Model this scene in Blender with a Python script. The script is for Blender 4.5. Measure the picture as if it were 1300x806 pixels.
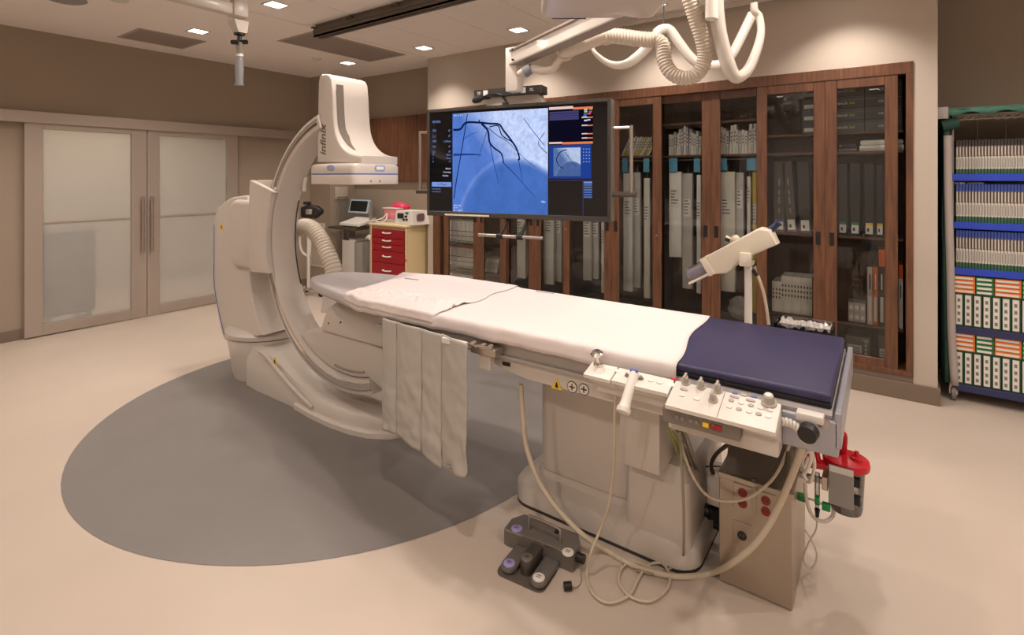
import bpy, bmesh, math, random
from mathutils import Vector, Matrix, noise as mnoise
random.seed(7)
SC = bpy.context.scene
COL = SC.collection
for o in list(bpy.data.objects): bpy.data.objects.remove(o)

# ------------------------------------------------------------------ camera
# room axes: +x along the cabinet wall to the right, +y towards the cabinet wall, z up; the camera stands at (0,0,1.6)
F, HOR, CAMH = 663.0, 224.0, 1.6
CA, SA = 0.8163, 0.5776
cam = bpy.data.cameras.new('camera'); camo = bpy.data.objects.new('camera', cam); COL.objects.link(camo)
camo.location = (0, 0, CAMH); camo.rotation_euler = (math.pi/2, 0, math.atan2(SA, CA))
cam.sensor_fit = 'HORIZONTAL'; cam.sensor_width = 36; cam.lens = 36*F/1300
cam.shift_y = (HOR-403)/1300; cam.clip_start = 0.02; cam.clip_end = 60
SC.camera = camo
# ------------------------------------------------------------------ world, exposure
w = bpy.data.worlds.new('world'); SC.world = w; w.use_nodes = True
w.node_tree.nodes['Background'].inputs[0].default_value = (1.0, .9, .82, 1)
w.node_tree.nodes['Background'].inputs[1].default_value = 0.02
SC.view_settings.view_transform = 'Standard'; SC.view_settings.look = 'None'
SC.view_settings.gamma = 1; SC.view_settings.use_curve_mapping = False
SC.view_settings.exposure = 0.0
CEIL = 3.06
LIGHT_COL = (1.0, 0.89, 0.81)
SPOT_W = 66.0
# recessed downlights: those in view, their unseen grid, and unseen lamps added as fill
LAMPS = [(-5.60, 2.46), (-4.20, 2.46), (-5.60, 4.26), (-4.24, 4.26), (-2.95, 4.28), (-1.56, 4.30),
         (-2.85, 2.20), (-1.50, 2.20), (-0.30, 2.46), (-0.20, 4.30), (1.3, 2.46),
         (-5.60, 0.65), (-4.20, 0.65), (-1.05, 0.95), (1.3, 0.65), (-5.6, -1.2), (-1.5, -1.2), (1.2, 3.3), (-0.1, -1.2)]  # last lamps: unseen, added to brighten front faces and the recess wall

# ------------------------------------------------------------------ picture <-> place
def ray(px, py):
    a = (px-650)/F
    return Vector((CA*a-SA, SA*a+CA, -(py-HOR)/F))
def at(px, py, x=None, y=None, z=None, d=None):
    r = ray(px, py)
    t = x/r.x if x is not None else y/r.y if y is not None else (z-CAMH)/r.z if z is not None else d
    p = r*t; p.z += CAMH
    return p

# ------------------------------------------------------------------ materials
def lin(c):
    return tuple((v/12.92 if v <= .04045 else ((v+.055)/1.055)**2.4) for v in (x/255 for x in c)) + (1,)
MATS = {}
def mat(name, rgb, rough=.5, metal=0., var=0., vscale=8., bump=0., bscale=40., spec=.5, trans=0., emit=0., alpha=1., coat=0., stretch=None, rgb2=None):
    if name in MATS: return MATS[name]
    m = bpy.data.materials.new(name); m.use_nodes = True; nt = m.node_tree; N = nt.nodes; L = nt.links
    b = N['Principled BSDF']; c = lin(rgb)
    b.inputs['Base Color'].default_value = c; b.inputs['Roughness'].default_value = rough
    b.inputs['Metallic'].default_value = metal; b.inputs['Specular IOR Level'].default_value = spec
    b.inputs['Transmission Weight'].default_value = trans; b.inputs['Alpha'].default_value = alpha
    b.inputs['Coat Weight'].default_value = coat
    if emit:
        b.inputs['Emission Color'].default_value = c; b.inputs['Emission Strength'].default_value = emit
    tc = N.new('ShaderNodeTexCoord'); mp = N.new('ShaderNodeMapping'); L.new(tc.outputs['Object'], mp.inputs[0])
    if stretch: mp.inputs['Scale'].default_value = stretch
    if var or rgb2:
        n = N.new('ShaderNodeTexNoise'); n.inputs['Scale'].default_value = vscale; n.inputs['Detail'].default_value = 4
        L.new(mp.outputs[0], n.inputs[0])
        r = N.new('ShaderNodeValToRGB'); L.new(n.outputs[0], r.inputs[0])
        r.color_ramp.elements[0].position = .3; r.color_ramp.elements[1].position = .7
        if rgb2: r.color_ramp.elements[0].color = lin(rgb2); r.color_ramp.elements[1].color = c
        else:
            r.color_ramp.elements[0].color = tuple(v*(1-var) for v in c[:3])+(1,); r.color_ramp.elements[1].color = tuple(min(1, v*(1+var)) for v in c[:3])+(1,)
        L.new(r.outputs[0], b.inputs['Base Color'])
    if bump:
        n2 = N.new('ShaderNodeTexNoise'); n2.inputs['Scale'].default_value = bscale; n2.inputs['Detail'].default_value = 3
        L.new(mp.outputs[0], n2.inputs[0])
        bp = N.new('ShaderNodeBump'); bp.inputs['Strength'].default_value = bump; bp.inputs['Distance'].default_value = .01
        L.new(n2.outputs[0], bp.inputs['Height']); L.new(bp.outputs[0], b.inputs['Normal'])
    MATS[name] = m
    return m
def wood(name, c1, c2, rough=.4):
    m = mat(name, c1, rough, rgb2=c2, vscale=7, stretch=(7, 7, .55), bump=.05, bscale=30)
    return m
def emis(name, rgb, s=1.):
    if name in MATS: return MATS[name]
    m = bpy.data.materials.new(name); m.use_nodes = True; nt = m.node_tree
    nt.nodes.remove(nt.nodes['Principled BSDF']); e = nt.nodes.new('ShaderNodeEmission')
    e.inputs[0].default_value = lin(rgb); e.inputs[1].default_value = s
    nt.links.new(e.outputs[0], nt.nodes['Material Output'].inputs[0]); MATS[name] = m
    return m
def clear(name, rgb, rough=.03, refl=.1):
    # thin clear plastic / window glass: see-through plus a glossy reflection
    if name in MATS: return MATS[name]
    m = bpy.data.materials.new(name); m.use_nodes = True; nt = m.node_tree; N = nt.nodes
    N.remove(N['Principled BSDF'])
    t = N.new('ShaderNodeBsdfTransparent'); t.inputs[0].default_value = lin(rgb)
    g = N.new('ShaderNodeBsdfGlossy'); g.inputs['Roughness'].default_value = rough
    fr = N.new('ShaderNodeFresnel'); fr.inputs[0].default_value = 1.45
    mx = N.new('ShaderNodeMixShader'); ad = N.new('ShaderNodeMath'); ad.operation = 'ADD'; ad.inputs[1].default_value = refl
    nt.links.new(fr.outputs[0], ad.inputs[0]); nt.links.new(ad.outputs[0], mx.inputs[0])
    nt.links.new(t.outputs[0], mx.inputs[1]); nt.links.new(g.outputs[0], mx.inputs[2])
    nt.links.new(mx.outputs[0], N['Material Output'].inputs[0]); MATS[name] = m
    return m

# ------------------------------------------------------------------ mesh helpers (everything is drawn in room coordinates)
def BM(): return bmesh.new()
def merge(bm, b2, M=None):
    if M is not None: bmesh.ops.transform(b2, matrix=M, verts=b2.verts)
    me = bpy.data.meshes.new('tmp'); b2.to_mesh(me); b2.free(); bm.from_mesh(me); bpy.data.meshes.remove(me)
    return bm
def bevel(b2, r, seg=2):
    bmesh.ops.bevel(b2, geom=list(b2.edges), offset=r, offset_type='OFFSET', segments=seg, profile=.5, affect='EDGES', clamp_overlap=True)
def box(bm, x0, x1, y0, y1, z0, z1, bev=0, seg=2, M=None):
    b2 = BM(); bmesh.ops.create_cube(b2, size=1)
    for v in b2.verts:
        v.co = Vector(((x0+x1)/2+v.co.x*(x1-x0), (y0+y1)/2+v.co.y*(y1-y0), (z0+z1)/2+v.co.z*(z1-z0)))
    if bev: bevel(b2, bev, seg)
    return merge(bm, b2, M)
def frame_of(d):
    d = d.normalized(); up = Vector((0, 0, 1)) if abs(d.z) < .95 else Vector((1, 0, 0))
    a = d.cross(up).normalized(); return a, a.cross(d).normalized()
def cyl(bm, p0, p1, r0, r1=None, seg=16, M=None):
    p0, p1 = Vector(p0), Vector(p1); r1 = r0 if r1 is None else r1
    a, b = frame_of(p1-p0); b2 = BM(); R = []
    for p, r in ((p0, r0), (p1, r1)):
        R.append([b2.verts.new(p+a*(math.cos(t)*r)+b*(math.sin(t)*r)) for t in (2*math.pi*i/seg for i in range(seg))])
    for i in range(seg):
        j = (i+1) % seg; b2.faces.new((R[0][i], R[0][j], R[1][j], R[1][i]))
    b2.faces.new(R[0][::-1]); b2.faces.new(R[1])
    bmesh.ops.recalc_face_normals(b2, faces=b2.faces)
    return merge(bm, b2, M)
def spline(pts, n=6, closed=False):
    P = [Vector(p) for p in pts]
    if len(P) < 3: return P
    out = []; m = len(P)
    rng = range(m) if closed else range(m-1)
    for i in rng:
        p1, p2 = P[i], P[(i+1) % m]
        p0 = P[i-1] if (i or closed) else p1*2-p2
        p3 = P[(i+2) % m] if (i+2 < m or closed) else p2*2-p1
        for k in range(n):
            t = k/n
            out.append(.5*((2*p1)+(p2-p0)*t+(2*p0-5*p1+4*p2-p3)*t*t+(3*p1-p0-3*p2+p3)*t**3))
    if not closed: out.append(P[-1])
    return out
def tube(bm, pts, r, seg=8, smooth=6, M=None, closed=False, rib=0., rstep=None):
    P = spline(pts, smooth, closed) if smooth > 1 else [Vector(p) for p in pts]
    if rstep:        # resample evenly, so that ribs have a constant pitch
        Q = [P[0]]; acc = 0.
        for i in range(1, len(P)):
            a, b = P[i-1], P[i]; L = (b-a).length; s = 0.
            while acc+L-s >= rstep:
                s += rstep-acc; acc = 0.; Q.append(a+(b-a)*(s/L))
            acc += L-s
        P = Q
    b2 = BM(); rings = []; n = len(P); prev = None
    for i, p in enumerate(P):
        if closed: d = P[(i+1) % n]-P[i-1]
        else: d = P[min(i+1, n-1)]-P[max(i-1, 0)]
        if d.length < 1e-9: d = Vector((0, 0, 1))
        d.normalize()
        if prev is None: a, _ = frame_of(d)
        else:
            a = prev-d*prev.dot(d)
            a = a.normalized() if a.length > 1e-6 else frame_of(d)[0]
        prev = a; b = d.cross(a)
        rr = r(i/(n-1)) if callable(r) else r
        if rib: rr *= (1+rib if i % 2 else 1-rib)
        rings.append([b2.verts.new(p+a*(math.cos(t)*rr)+b*(math.sin(t)*rr)) for t in (2*math.pi*k/seg for k in range(seg))])
    for i in range(n if closed else n-1):
        A, B = rings[i], rings[(i+1) % n]
        for k in range(seg): b2.faces.new((A[k], A[(k+1) % seg], B[(k+1) % seg], B[k]))
    if not closed: b2.faces.new(rings[0][::-1]); b2.faces.new(rings[-1])
    bmesh.ops.recalc_face_normals(b2, faces=b2.faces)
    return merge(bm, b2, M)
def loft(bm, rings, cap=True, closed_ring=True, M=None):
    b2 = BM(); R = [[b2.verts.new(Vector(p)) for p in r] for r in rings]; k = len(R[0])
    for A, B in zip(R, R[1:]):
        for i in range(k if closed_ring else k-1):
            j = (i+1) % k; b2.faces.new((A[i], A[j], B[j], B[i]))
    if cap and closed_ring: b2.faces.new(R[0][::-1]); b2.faces.new(R[-1])
    bmesh.ops.remove_doubles(b2, verts=b2.verts, dist=1e-6)
    bmesh.ops.recalc_face_normals(b2, faces=b2.faces)
    return merge(bm, b2, M)
def prism(bm, poly, axis, a0, a1, bev=0, seg=2, M=None):
    # poly: outline in the two other axes (x: y,z / y: x,z / z: x,y), extruded along axis
    def p3(p, a): return {'x': (a, p[0], p[1]), 'y': (p[0], a, p[1]), 'z': (p[0], p[1], a)}[axis]
    b2 = BM(); A = [b2.verts.new(p3(p, a0)) for p in poly]; B = [b2.verts.new(p3(p, a1)) for p in poly]
    n = len(poly)
    for i in range(n): b2.faces.new((A[i], A[(i+1) % n], B[(i+1) % n], B[i]))
    fa = b2.faces.new(A[::-1]); fb = b2.faces.new(B)
    bmesh.ops.recalc_face_normals(b2, faces=b2.faces)
    if bev:
        ed = list({e for f in (fa, fb) for e in f.edges})
        bmesh.ops.bevel(b2, geom=ed, offset=bev, offset_type='OFFSET', segments=seg, profile=.5, affect='EDGES', clamp_overlap=True)
    return merge(bm, b2, M)
def lathe(bm, prof, c, seg=24, M=None):
    rings = [[(c[0]+math.cos(t)*r, c[1]+math.sin(t)*r, c[2]+z) for t in (2*math.pi*i/seg for i in range(seg))] for r, z in prof]
    return loft(bm, rings, True, True, M)
def ball(bm, c, r, M=None, sc=(1, 1, 1), seg=16):
    b2 = BM(); bmesh.ops.create_uvsphere(b2, u_segments=seg, v_segments=seg//2, radius=1)
    for v in b2.verts: v.co = Vector((c[0]+v.co.x*r*sc[0], c[1]+v.co.y*r*sc[1], c[2]+v.co.z*r*sc[2]))
    return merge(bm, b2, M)
def rrect(x0, x1, y0, y1, r, n=5):
    out = []
    for cx, cy, a in ((x1-r, y1-r, 0), (x0+r, y1-r, 90), (x0+r, y0+r, 180), (x1-r, y0+r, 270)):
        for i in range(n+1):
            t = math.radians(a+90*i/n); out.append((cx+math.cos(t)*r, cy+math.sin(t)*r))
    return out

WL = {}
def link(name, data, parent=None):
    o = bpy.data.objects.new(name, data); COL.objects.link(o)
    if parent is not None: o.parent = parent
    return o
def ob(name, bm, m, parent=None, smooth=35, loc=None):
    me = bpy.data.meshes.new(name); bm.to_mesh(me); bm.free()
    co = [v.co for v in me.vertices]
    if loc is None:
        lo = Vector((min(c.x for c in co), min(c.y for c in co), min(c.z for c in co)))
        hi = Vector((max(c.x for c in co), max(c.y for c in co), max(c.z for c in co)))
        loc = Vector(((lo.x+hi.x)/2, (lo.y+hi.y)/2, lo.z))
    loc = Vector(loc)
    me.transform(Matrix.Translation(-loc))
    for x in (m if isinstance(m, (list, tuple)) else [m]): me.materials.append(x)
    if smooth:
        me.polygons.foreach_set('use_smooth', [True]*len(me.polygons)); me.set_sharp_from_angle(angle=math.radians(smooth))
    o = link(name, me, parent)
    WL[o.name] = loc
    o.location = loc-(WL[parent.name] if parent is not None else Vector((0, 0, 0)))
    return o
def tag(o, label, cat=None, group=None, kind=None):
    o['label'] = label
    if cat: o['category'] = cat
    if group: o['group'] = group
    if kind: o['kind'] = kind
    return o
def thing(name, label, cat, loc, group=None):
    o = link(name, None); o.empty_display_size = .05; o.location = loc; WL[o.name] = Vector(loc)
    return tag(o, label, cat, group)
def struct(o, label=None, cat=None):
    o['kind'] = 'structure'
    if label: o['label'] = label
    if cat: o['category'] = cat
    return o
def clone(o, d, parent=None):
    c = o.copy(); COL.objects.link(c)
    if parent is not None: c.parent = parent
    else: c.location = o.location+Vector(d)
    WL[c.name] = WL[o.name]+Vector(d)
    for ch in o.children: clone(ch, d, c)
    return c
TXT = {}
def text(parent, s, size, m, M, name='lettering', bold=False, shear=0., align='CENTER', thick=.0003):
    # flat lettering: local x to the right, local y up, lying on the matrix' xy plane
    key = (s, size, shear, align, thick, bold)
    if key not in TXT:
        cu = bpy.data.curves.new('txt', 'FONT'); cu.body = s; cu.size = size; cu.align_x = align; cu.align_y = 'CENTER'; cu.shear = shear
        cu.extrude = thick; cu.resolution_u = 2
        if bold: cu.offset = size*.02
        t = bpy.data.objects.new('txt', cu); COL.objects.link(t)
        dg = bpy.context.evaluated_depsgraph_get(); me = bpy.data.meshes.new_from_object(t.evaluated_get(dg))
        bpy.data.objects.remove(t); bpy.data.curves.remove(cu); TXT[key] = me
    b2 = BM(); b2.from_mesh(TXT[key]); bmesh.ops.transform(b2, matrix=M, verts=b2.verts)
    return ob(name, b2, m, parent, smooth=0)
def face_y(x, y, z): # lettering on a face that looks to -y
    return Matrix.Translation((x, y, z)) @ Matrix.Rotation(math.pi/2, 4, 'X')
def face_x(x, y, z): # lettering on a face that looks to +x
    return Matrix.Translation((x, y, z)) @ Matrix.Rotation(math.pi/2, 4, 'Z') @ Matrix.Rotation(math.pi/2, 4, 'X')
def flat_z(x, y, z, a=0): return Matrix.Translation((x, y, z)) @ Matrix.Rotation(a, 4, 'Z')
ORD = ['first', 'second', 'third', 'fourth', 'fifth', 'sixth', 'seventh', 'eighth', 'ninth', 'tenth', 'eleventh', 'twelfth', 'thirteenth', 'fourteenth', 'fifteenth', 'sixteenth', 'seventeenth', 'eighteenth', 'nineteenth', 'twentieth', 'twenty-first', 'twenty-second', 'twenty-third', 'twenty-fourth', 'twenty-fifth', 'twenty-sixth', 'twenty-seventh', 'twenty-eighth', 'twenty-ninth', 'thirtieth']

FLOOR = mat('vinyl_floor', (199, 184, 169), .42, var=.04, vscale=1.5, bump=.015, bscale=120)
GREYF = mat('grey_vinyl', (126, 120, 116), .42, var=.03, vscale=3)
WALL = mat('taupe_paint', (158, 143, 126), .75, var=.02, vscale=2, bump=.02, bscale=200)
WALL2 = mat('light_taupe_paint', (188, 175, 161), .75, var=.02, vscale=2, bump=.02, bscale=200)
CEILM = mat('ceiling_paint', (240, 232, 226), .85, var=.01)
BASEB = mat('taupe_base', (120, 104, 90), .5)
WOOD = wood('walnut', (115, 76, 52), (80, 51, 36), .38)
WOODD = wood('dark_walnut', (84, 62, 46), (62, 44, 32), .5)
DOORM = mat('door_aluminium', (176, 163, 152), .38, metal=.35, bump=.01, bscale=80)
STEEL = mat('brushed_steel', (190, 180, 170), .28, metal=.95, bump=.02, bscale=90, stretch=(1, 1, 12))
CHROME = mat('chrome', (220, 216, 210), .12, metal=1)
SHELL = mat('beige_shell', (203, 194, 184), .38, coat=.15, bump=.01, bscale=60)
SHELL2 = mat('warm_shell', (210, 200, 190), .42, bump=.01, bscale=60)
CREAM = mat('cream_plastic', (222, 212, 192), .42)
WHITE = mat('white_plastic', (226, 220, 210), .4)
WHITEP = mat('white_paint', (212, 206, 198), .5)
BLACK = mat('black_plastic', (20, 19, 18), .45)
DARK = mat('dark_grey', (52, 50, 48), .5)
GREY = mat('grey_plastic', (128, 124, 118), .5)
RUBBER = mat('rubber', (30, 29, 28), .7)
DKMETAL = mat('dark_metal', (96, 88, 80), .4, metal=.6)
YELLOW = mat('warning_yellow', (235, 196, 30), .5)
RED = mat('red_plastic', (196, 22, 34), .35)
CLEAR = clear('clear_plastic', (225, 225, 225), .05, .12)
GLASS = clear('cabinet_glass', (250, 251, 250), .01, .0)
# ================================================================== the room
XL, XR, YN, YC = -6.90, 2.6, -2.6, 4.69
YB = 5.03            # back of the alcove
b = BM(); box(b, -9.2, XR+.1, YN-.1, 5.7, -.06, 0); floor = ob('floor', b, FLOOR); struct(floor, 'warm beige sheet vinyl floor with a soft sheen', 'floor')
b = BM(); lathe(b, [(0, 0), (1.59, 0), (1.592, .0015), (0, .002)], (-3.075, 2.40, 0), 96); inl = ob('floor_inlay', b, GREYF, floor, smooth=0)
inl['label'] = 'large grey vinyl disc set into the beige floor'
# ceiling: slab, plain part on the left, long panels with open joints
b = BM(); box(b, XL-.1, XR+.1, YN-.1, 5.7, CEIL+.012, CEIL+.1); box(b, XL, -4.555, YN, 5.1, CEIL, CEIL+.012)
ceil = ob('ceiling', b, CEILM, smooth=0); struct(ceil, 'pale beige ceiling of long flat panels', 'ceiling')
x = -4.548; k = 0
while x < XR:
    b = BM(); box(b, x, min(x+.648, XR), YN, 5.1, CEIL, CEIL+.011, .002, 1); ob('ceiling_panel', b, CEILM, ceil, smooth=0); x += .655
# walls
def wl(name, boxes, m, label):
    b = BM()
    for q in boxes: box(b, *q)
    return struct(ob(name, b, m, smooth=0), label, 'wall')
PALEW = mat('pale_wall_paint', (226, 218, 210), .75)
OY0, OY1, OZ = 1.56, 3.40, 2.11
wl('wall_left', [(XL-.12, XL, YN, OY0, 0, CEIL), (XL-.12, XL, OY1, 4.58, 0, CEIL), (XL-.12, XL, OY0, OY1, OZ, CEIL)], WALL, 'taupe painted wall with the pair of sliding doors')
wl('wall_chase', [(XL-.12, -6.42, 4.58, 5.2, 0, CEIL)], WALL, 'projecting taupe wall corner left of the alcove')
wl('wall_alcove', [(-6.42, -4.6, YB, 5.2, 0, CEIL)], WALL, 'taupe back wall of the alcove behind the red cart')
CX0, CX1, CZ0, CZ1 = -4.50, .185, .17, 2.422
wl('wall_back', [(-4.6, CX0, YC, 5.2, 0, CEIL), (CX1, .32, YC, 5.5, 0, CEIL), (CX0, CX1, YC, 5.2, CZ1, CEIL)], WALL2, 'light taupe wall around the built-in cabinets')
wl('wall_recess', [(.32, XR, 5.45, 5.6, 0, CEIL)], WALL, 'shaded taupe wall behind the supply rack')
wl('wall_right', [(XR, XR+.12, YN, 5.6, 0, CEIL)], PALEW, 'pale wall on the right side of the room')
wl('wall_front', [(XL, XR, YN-.12, YN, 0, CEIL)], PALEW, 'pale wall behind the viewer')
def trim(name, boxes, m=BASEB, label=None):
    b = BM()
    for q in boxes: box(b, *q, bev=.004)
    return struct(ob(name, b, m, smooth=0), label, 'trim')
trim('baseboard_left', [(XL, XL+.015, YN, 1.40, 0, .105), (XL, XL+.015, 3.53, 4.58, 0, .105), (XL, -6.40, 4.565, 4.58, 0, .105), (-6.42, -6.405, 4.58, 5.03, 0, .105)], label='taupe cove base along the door wall')
trim('baseboard_alcove', [(-6.405, -4.6, YB-.015, YB, 0, .105)], label='taupe cove base in the alcove')
trim('baseboard_back', [(-4.6, .335, YC-.012, YC, 0, .125), (.32, .335, YC, 5.45, 0, .125), (-4.615, -4.6, YC-.012, 5.02, 0, .125)], label='taupe base below the cabinets and pier')
b = BM(); box(b, CX0, CX1, YC+.002, YC+.03, 0, CZ0)
struct(ob('trim_1', b, BASEB, smooth=0), 'taupe plinth below the wooden cabinet doors', 'trim')
b = BM(); box(b, XL+.9-.9, XR, 4.655, YC, CEIL-.03, CEIL, .004); 
struct(ob('trim_2', b, WHITEP, smooth=0), 'slim ceiling trim above the cabinet wall', 'trim') if False else b.free()
# sliding-door header
b = BM(); DX = XL+.06
zt, zb = at(0, 138, x=DX).z, at(0, 153.5, x=DX).z
box(b, XL, DX+.03, YN+.5, 4.3, zb, zt, .006)
struct(ob('trim_3', b, DOORM, smooth=0), 'long metal track cover above the sliding doors', 'trim')
# two glazed sliding doors
FROST = bpy.data.materials.new('frosted_glass'); FROST.use_nodes = True
nt = FROST.node_tree; P = nt.nodes['Principled BSDF']; P.inputs['Base Color'].default_value = lin((226, 225, 222)); P.inputs['Roughness'].default_value = .35
tr = nt.nodes.new('ShaderNodeBsdfRefraction'); tr.inputs['Roughness'].default_value = .22; tr.inputs['IOR'].default_value = 1.02; tr.inputs[0].default_value = lin((235, 232, 224))
mx = nt.nodes.new('ShaderNodeMixShader'); mx.inputs[0].default_value = .6
nt.links.new(P.outputs[0], mx.inputs[1]); nt.links.new(tr.outputs[0], mx.inputs[2]); nt.links.new(mx.outputs[0], nt.nodes['Material Output'].inputs[0])
def door(name, ya, yb, g0, g1, hy, label):
    z0, z1, gz0, gz1, zm = .012, zb+.01, .12, 2.075, 1.135
    b = BM(); xa, xb = XL+.012, DX
    box(b, xa, xb, ya, g0, z0, z1, .003); box(b, xa, xb, g1, yb, z0, z1, .003)
    box(b, xa, xb, g0, g1, z0, gz0, .003); box(b, xa, xb, g0, g1, gz1, z1, .003)
    d = ob(name, b, DOORM, smooth=0); struct(d, label, 'door')
    for a0, a1 in ((gz0, zm-.011), (zm+.011, gz1)):
        b = BM(); box(b, xa+.018, xa+.026, g0, g1, a0, a1); ob('pane', b, FROST, d, smooth=0)
    b = BM(); box(b, xa+.012, xb-.012, g0, g1, zm-.011, zm+.011, .002); ob('glazing_bar', b, DOORM, d, smooth=0)
    b = BM(); hx = DX+.045; cyl(b, (hx, hy, .75), (hx, hy, 1.375), .013)
    for z in (.90, 1.23): cyl(b, (DX-.005, hy, z), (hx, hy, z), .008)
    h = ob('handle', b, STEEL, d); h['label'] = 'long brushed steel pull bar'
    return d
y0 = at(31, 300, x=DX).y; ym = at(187, 300, x=DX).y; y1 = at(302, 300, x=DX).y
door('door_1', y0, ym-.003, at(55, 300, x=DX).y, at(167, 300, x=DX).y, at(181.5, 300, x=DX+.04).y, 'left frosted-glass sliding door with steel pull bar')
door('door_2', ym+.003, y1, at(203, 300, x=DX).y, at(288, 300, x=DX).y, at(193, 300, x=DX+.04).y, 'right frosted-glass sliding door beside the imaging stand')
# corridor seen dimly through the frosted glass
wl('wall_corridor', [(-9.1, -9.0, .4, 4.6, 0, 2.7), (-9.0, XL-.12, .3, .4, 0, 2.7), (-9.0, XL-.12, 4.6, 4.7, 0, 2.7), (-9.1, XL-.12, .3, 4.7, 2.7, 2.8)], WALL2, 'pale corridor wall beyond the frosted doors')
ct = thing('storage_bin', 'blurred blue-grey bin standing behind the left frosted door', 'bin', (-7.28, 1.86, 0))
BLUEG = mat('blue_grey', (58, 66, 88), .6)
b = BM(); box(b, -7.48, -7.08, 1.60, 2.06, .12, .98, .03, 3); ob('bin_body', b, BLUEG, ct)
b = BM(); box(b, -7.5, -7.06, 1.58, 2.08, .98, 1.02, .015); ob('lid', b, BLUEG, ct)
for sx in (-7.44, -7.12):
    for sy in (1.66, 2.0):
        b = BM(); cyl(b, (sx, sy-.015, .06), (sx, sy+.015, .06), .06); ob('wheel', b, RUBBER, ct)
lamp = thing('corridor_fill_light', 'unseen flat corridor light added to brighten the frosted doors', 'light', (-8.0, 2.5, 2.69))
b = BM(); box(b, -8.3, -7.7, 1.6, 3.4, 2.67, 2.699); ob('diffuser', b, emis('corridor_fill_glow', (255, 250, 242), 14.), lamp, smooth=0)  # unseen lamp, added so the frosted panes are lit from behind
# ---------------------------------------------------------------- downlights
LT = emis('downlight_glow', (255, 246, 232), 9.)
LNAMES = {0: 'square recessed downlight nearest the door wall, beside the ceiling vent', 1: 'square recessed downlight left of the dark ceiling rail', 2: 'square recessed downlight above the alcove, over the imaging detector',
          3: 'square recessed downlight at the left end of the cabinet wall', 4: 'square recessed downlight above the monitor, near the cabinet wall', 5: 'square recessed downlight half hidden behind the ceiling unit',
          6: 'square recessed downlight over the patient table, head half', 7: 'square recessed downlight over the patient table, foot half', 8: 'square recessed downlight over the power box', 9: 'square recessed downlight above the right-hand cabinet doors'}
for i, (lx, ly) in enumerate(LAMPS):
    lb = LNAMES.get(i, 'square recessed downlight out of view, among grid and added fill lamps, %s of its kind' % ORD[i-10])
    t = thing('downlight', lb, 'light', (lx, ly, CEIL-.012), 'recessed square downlights')
    b = BM(); r = .085; f_ = .016
    for q in ((-r, r, -r, -r+f_), (-r, r, r-f_, r), (-r, -r+f_, -r+f_, r-f_), (r-f_, r, -r+f_, r-f_)):
        box(b, lx+q[0], lx+q[1], ly+q[2], ly+q[3], CEIL-.006, CEIL-.0005)
    ob('trim_ring', b, WHITEP, t, smooth=0)
    b = BM(); box(b, lx-r+f_, lx+r-f_, ly-r+f_, ly+r-f_, CEIL-.003, CEIL-.0005); ob('lens', b, LT, t, smooth=0)
    sp = bpy.data.lights.new('downlight_lamp', 'SPOT'); sp.energy = SPOT_W; sp.color = LIGHT_COL; sp.spot_size = math.radians(112 if 3.8 < ly else 132 if lx < -5 else 160); sp.spot_blend = .7 if 3.8 < ly or lx < -5 else .55; sp.shadow_soft_size = .06
    so = link('downlight_lamp', sp, t); so.location = (0, 0, -.01)
# ---------------------------------------------------------------- ceiling vents, sensor
def vent(label, xa, xb, ya, yb, n):
    t = thing('ceiling_vent', label, 'vent', ((xa+xb)/2, (ya+yb)/2, CEIL-.008), 'flush ceiling vents')
    VM = mat('vent_grey', (176, 164, 154), .7)
    b = BM(); fr = .025
    for q in ((xa, xb, ya, ya+fr), (xa, xb, yb-fr, yb), (xa, xa+fr, ya+fr, yb-fr), (xb-fr, xb, ya+fr, yb-fr)): box(b, *q, CEIL-.007, CEIL-.0005, .001, 1)
    ob('frame', b, VM, t, smooth=0)
    pm = mat('vent_perforated', (150, 138, 130), .8, var=.25, vscale=220)
    for i in range(n):
        y_ = ya+fr+(yb-ya-2*fr)*i/n; b = BM(); box(b, xa+fr, xb-fr, y_, y_+(yb-ya-2*fr)/n-.002, CEIL-.005, CEIL-.0005); ob('grille_panel', b, pm, t, smooth=0)
vent('square perforated ceiling vent above the sliding doors', -6.52, -5.95, 2.07, 2.70, 1)
vent('long perforated ceiling vent behind the dark rail', -5.30, -4.65, 3.12, 4.37, 2)
def disc(name, lb, cat, px, py, r, m):
    p = at(px, py, z=CEIL); b = BM(); lathe(b, [(0, -.02), (r*.8, -.018), (r, -.004), (r, 0), (0, 0)], p, 20); return tag(ob(name, b, m), lb, cat)
disc('ceiling_speaker', 'round grey ceiling speaker at the top left edge', 'speaker', 82, -2, .15, mat('speaker_grey', (150, 146, 146), .7))
disc('sprinkler', 'small white sprinkler head near the ceiling vent', 'sprinkler', 402, 74, .05, WHITEP)
disc('smoke_detector', 'small round detector at the top edge by the arm', 'detector', 151, -1, .07, WHITEP)
# ---------------------------------------------------------------- alcove fittings
wp = thing('wall_cupboard', 'walnut wall panel cupboard in the alcove above the red cart', 'cupboard', (-5.58, 5.0, 1.54))
b = BM(); box(b, -6.40, -4.63, 4.99, YB, 1.54, 2.43); ob('carcass', b, WOODD, wp, smooth=0)
for i in range(4):
    xa = -6.40+i*.4425; b = BM(); box(b, xa+.002, xa+.4405, 4.968, 4.988, 1.542, 2.428, .002, 1); ob('door', b, WOOD, wp, smooth=0)
def plate(name, lb, cat, x, y, z, wx, wz):
    t = thing(name, lb, cat, (x, y, z-wz/2)); b = BM(); box(b, x-wx/2, x+wx/2, y-.008, y, z-wz/2, z+wz/2, .003); ob('plate', b, WHITE, t)
    b = BM(); box(b, x-wx/5, x+wx/5, y-.012, y-.008, z-wz/3.2, z+wz/3.2, .001, 1); ob('rocker', b, WHITE, t)
    return t
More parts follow.
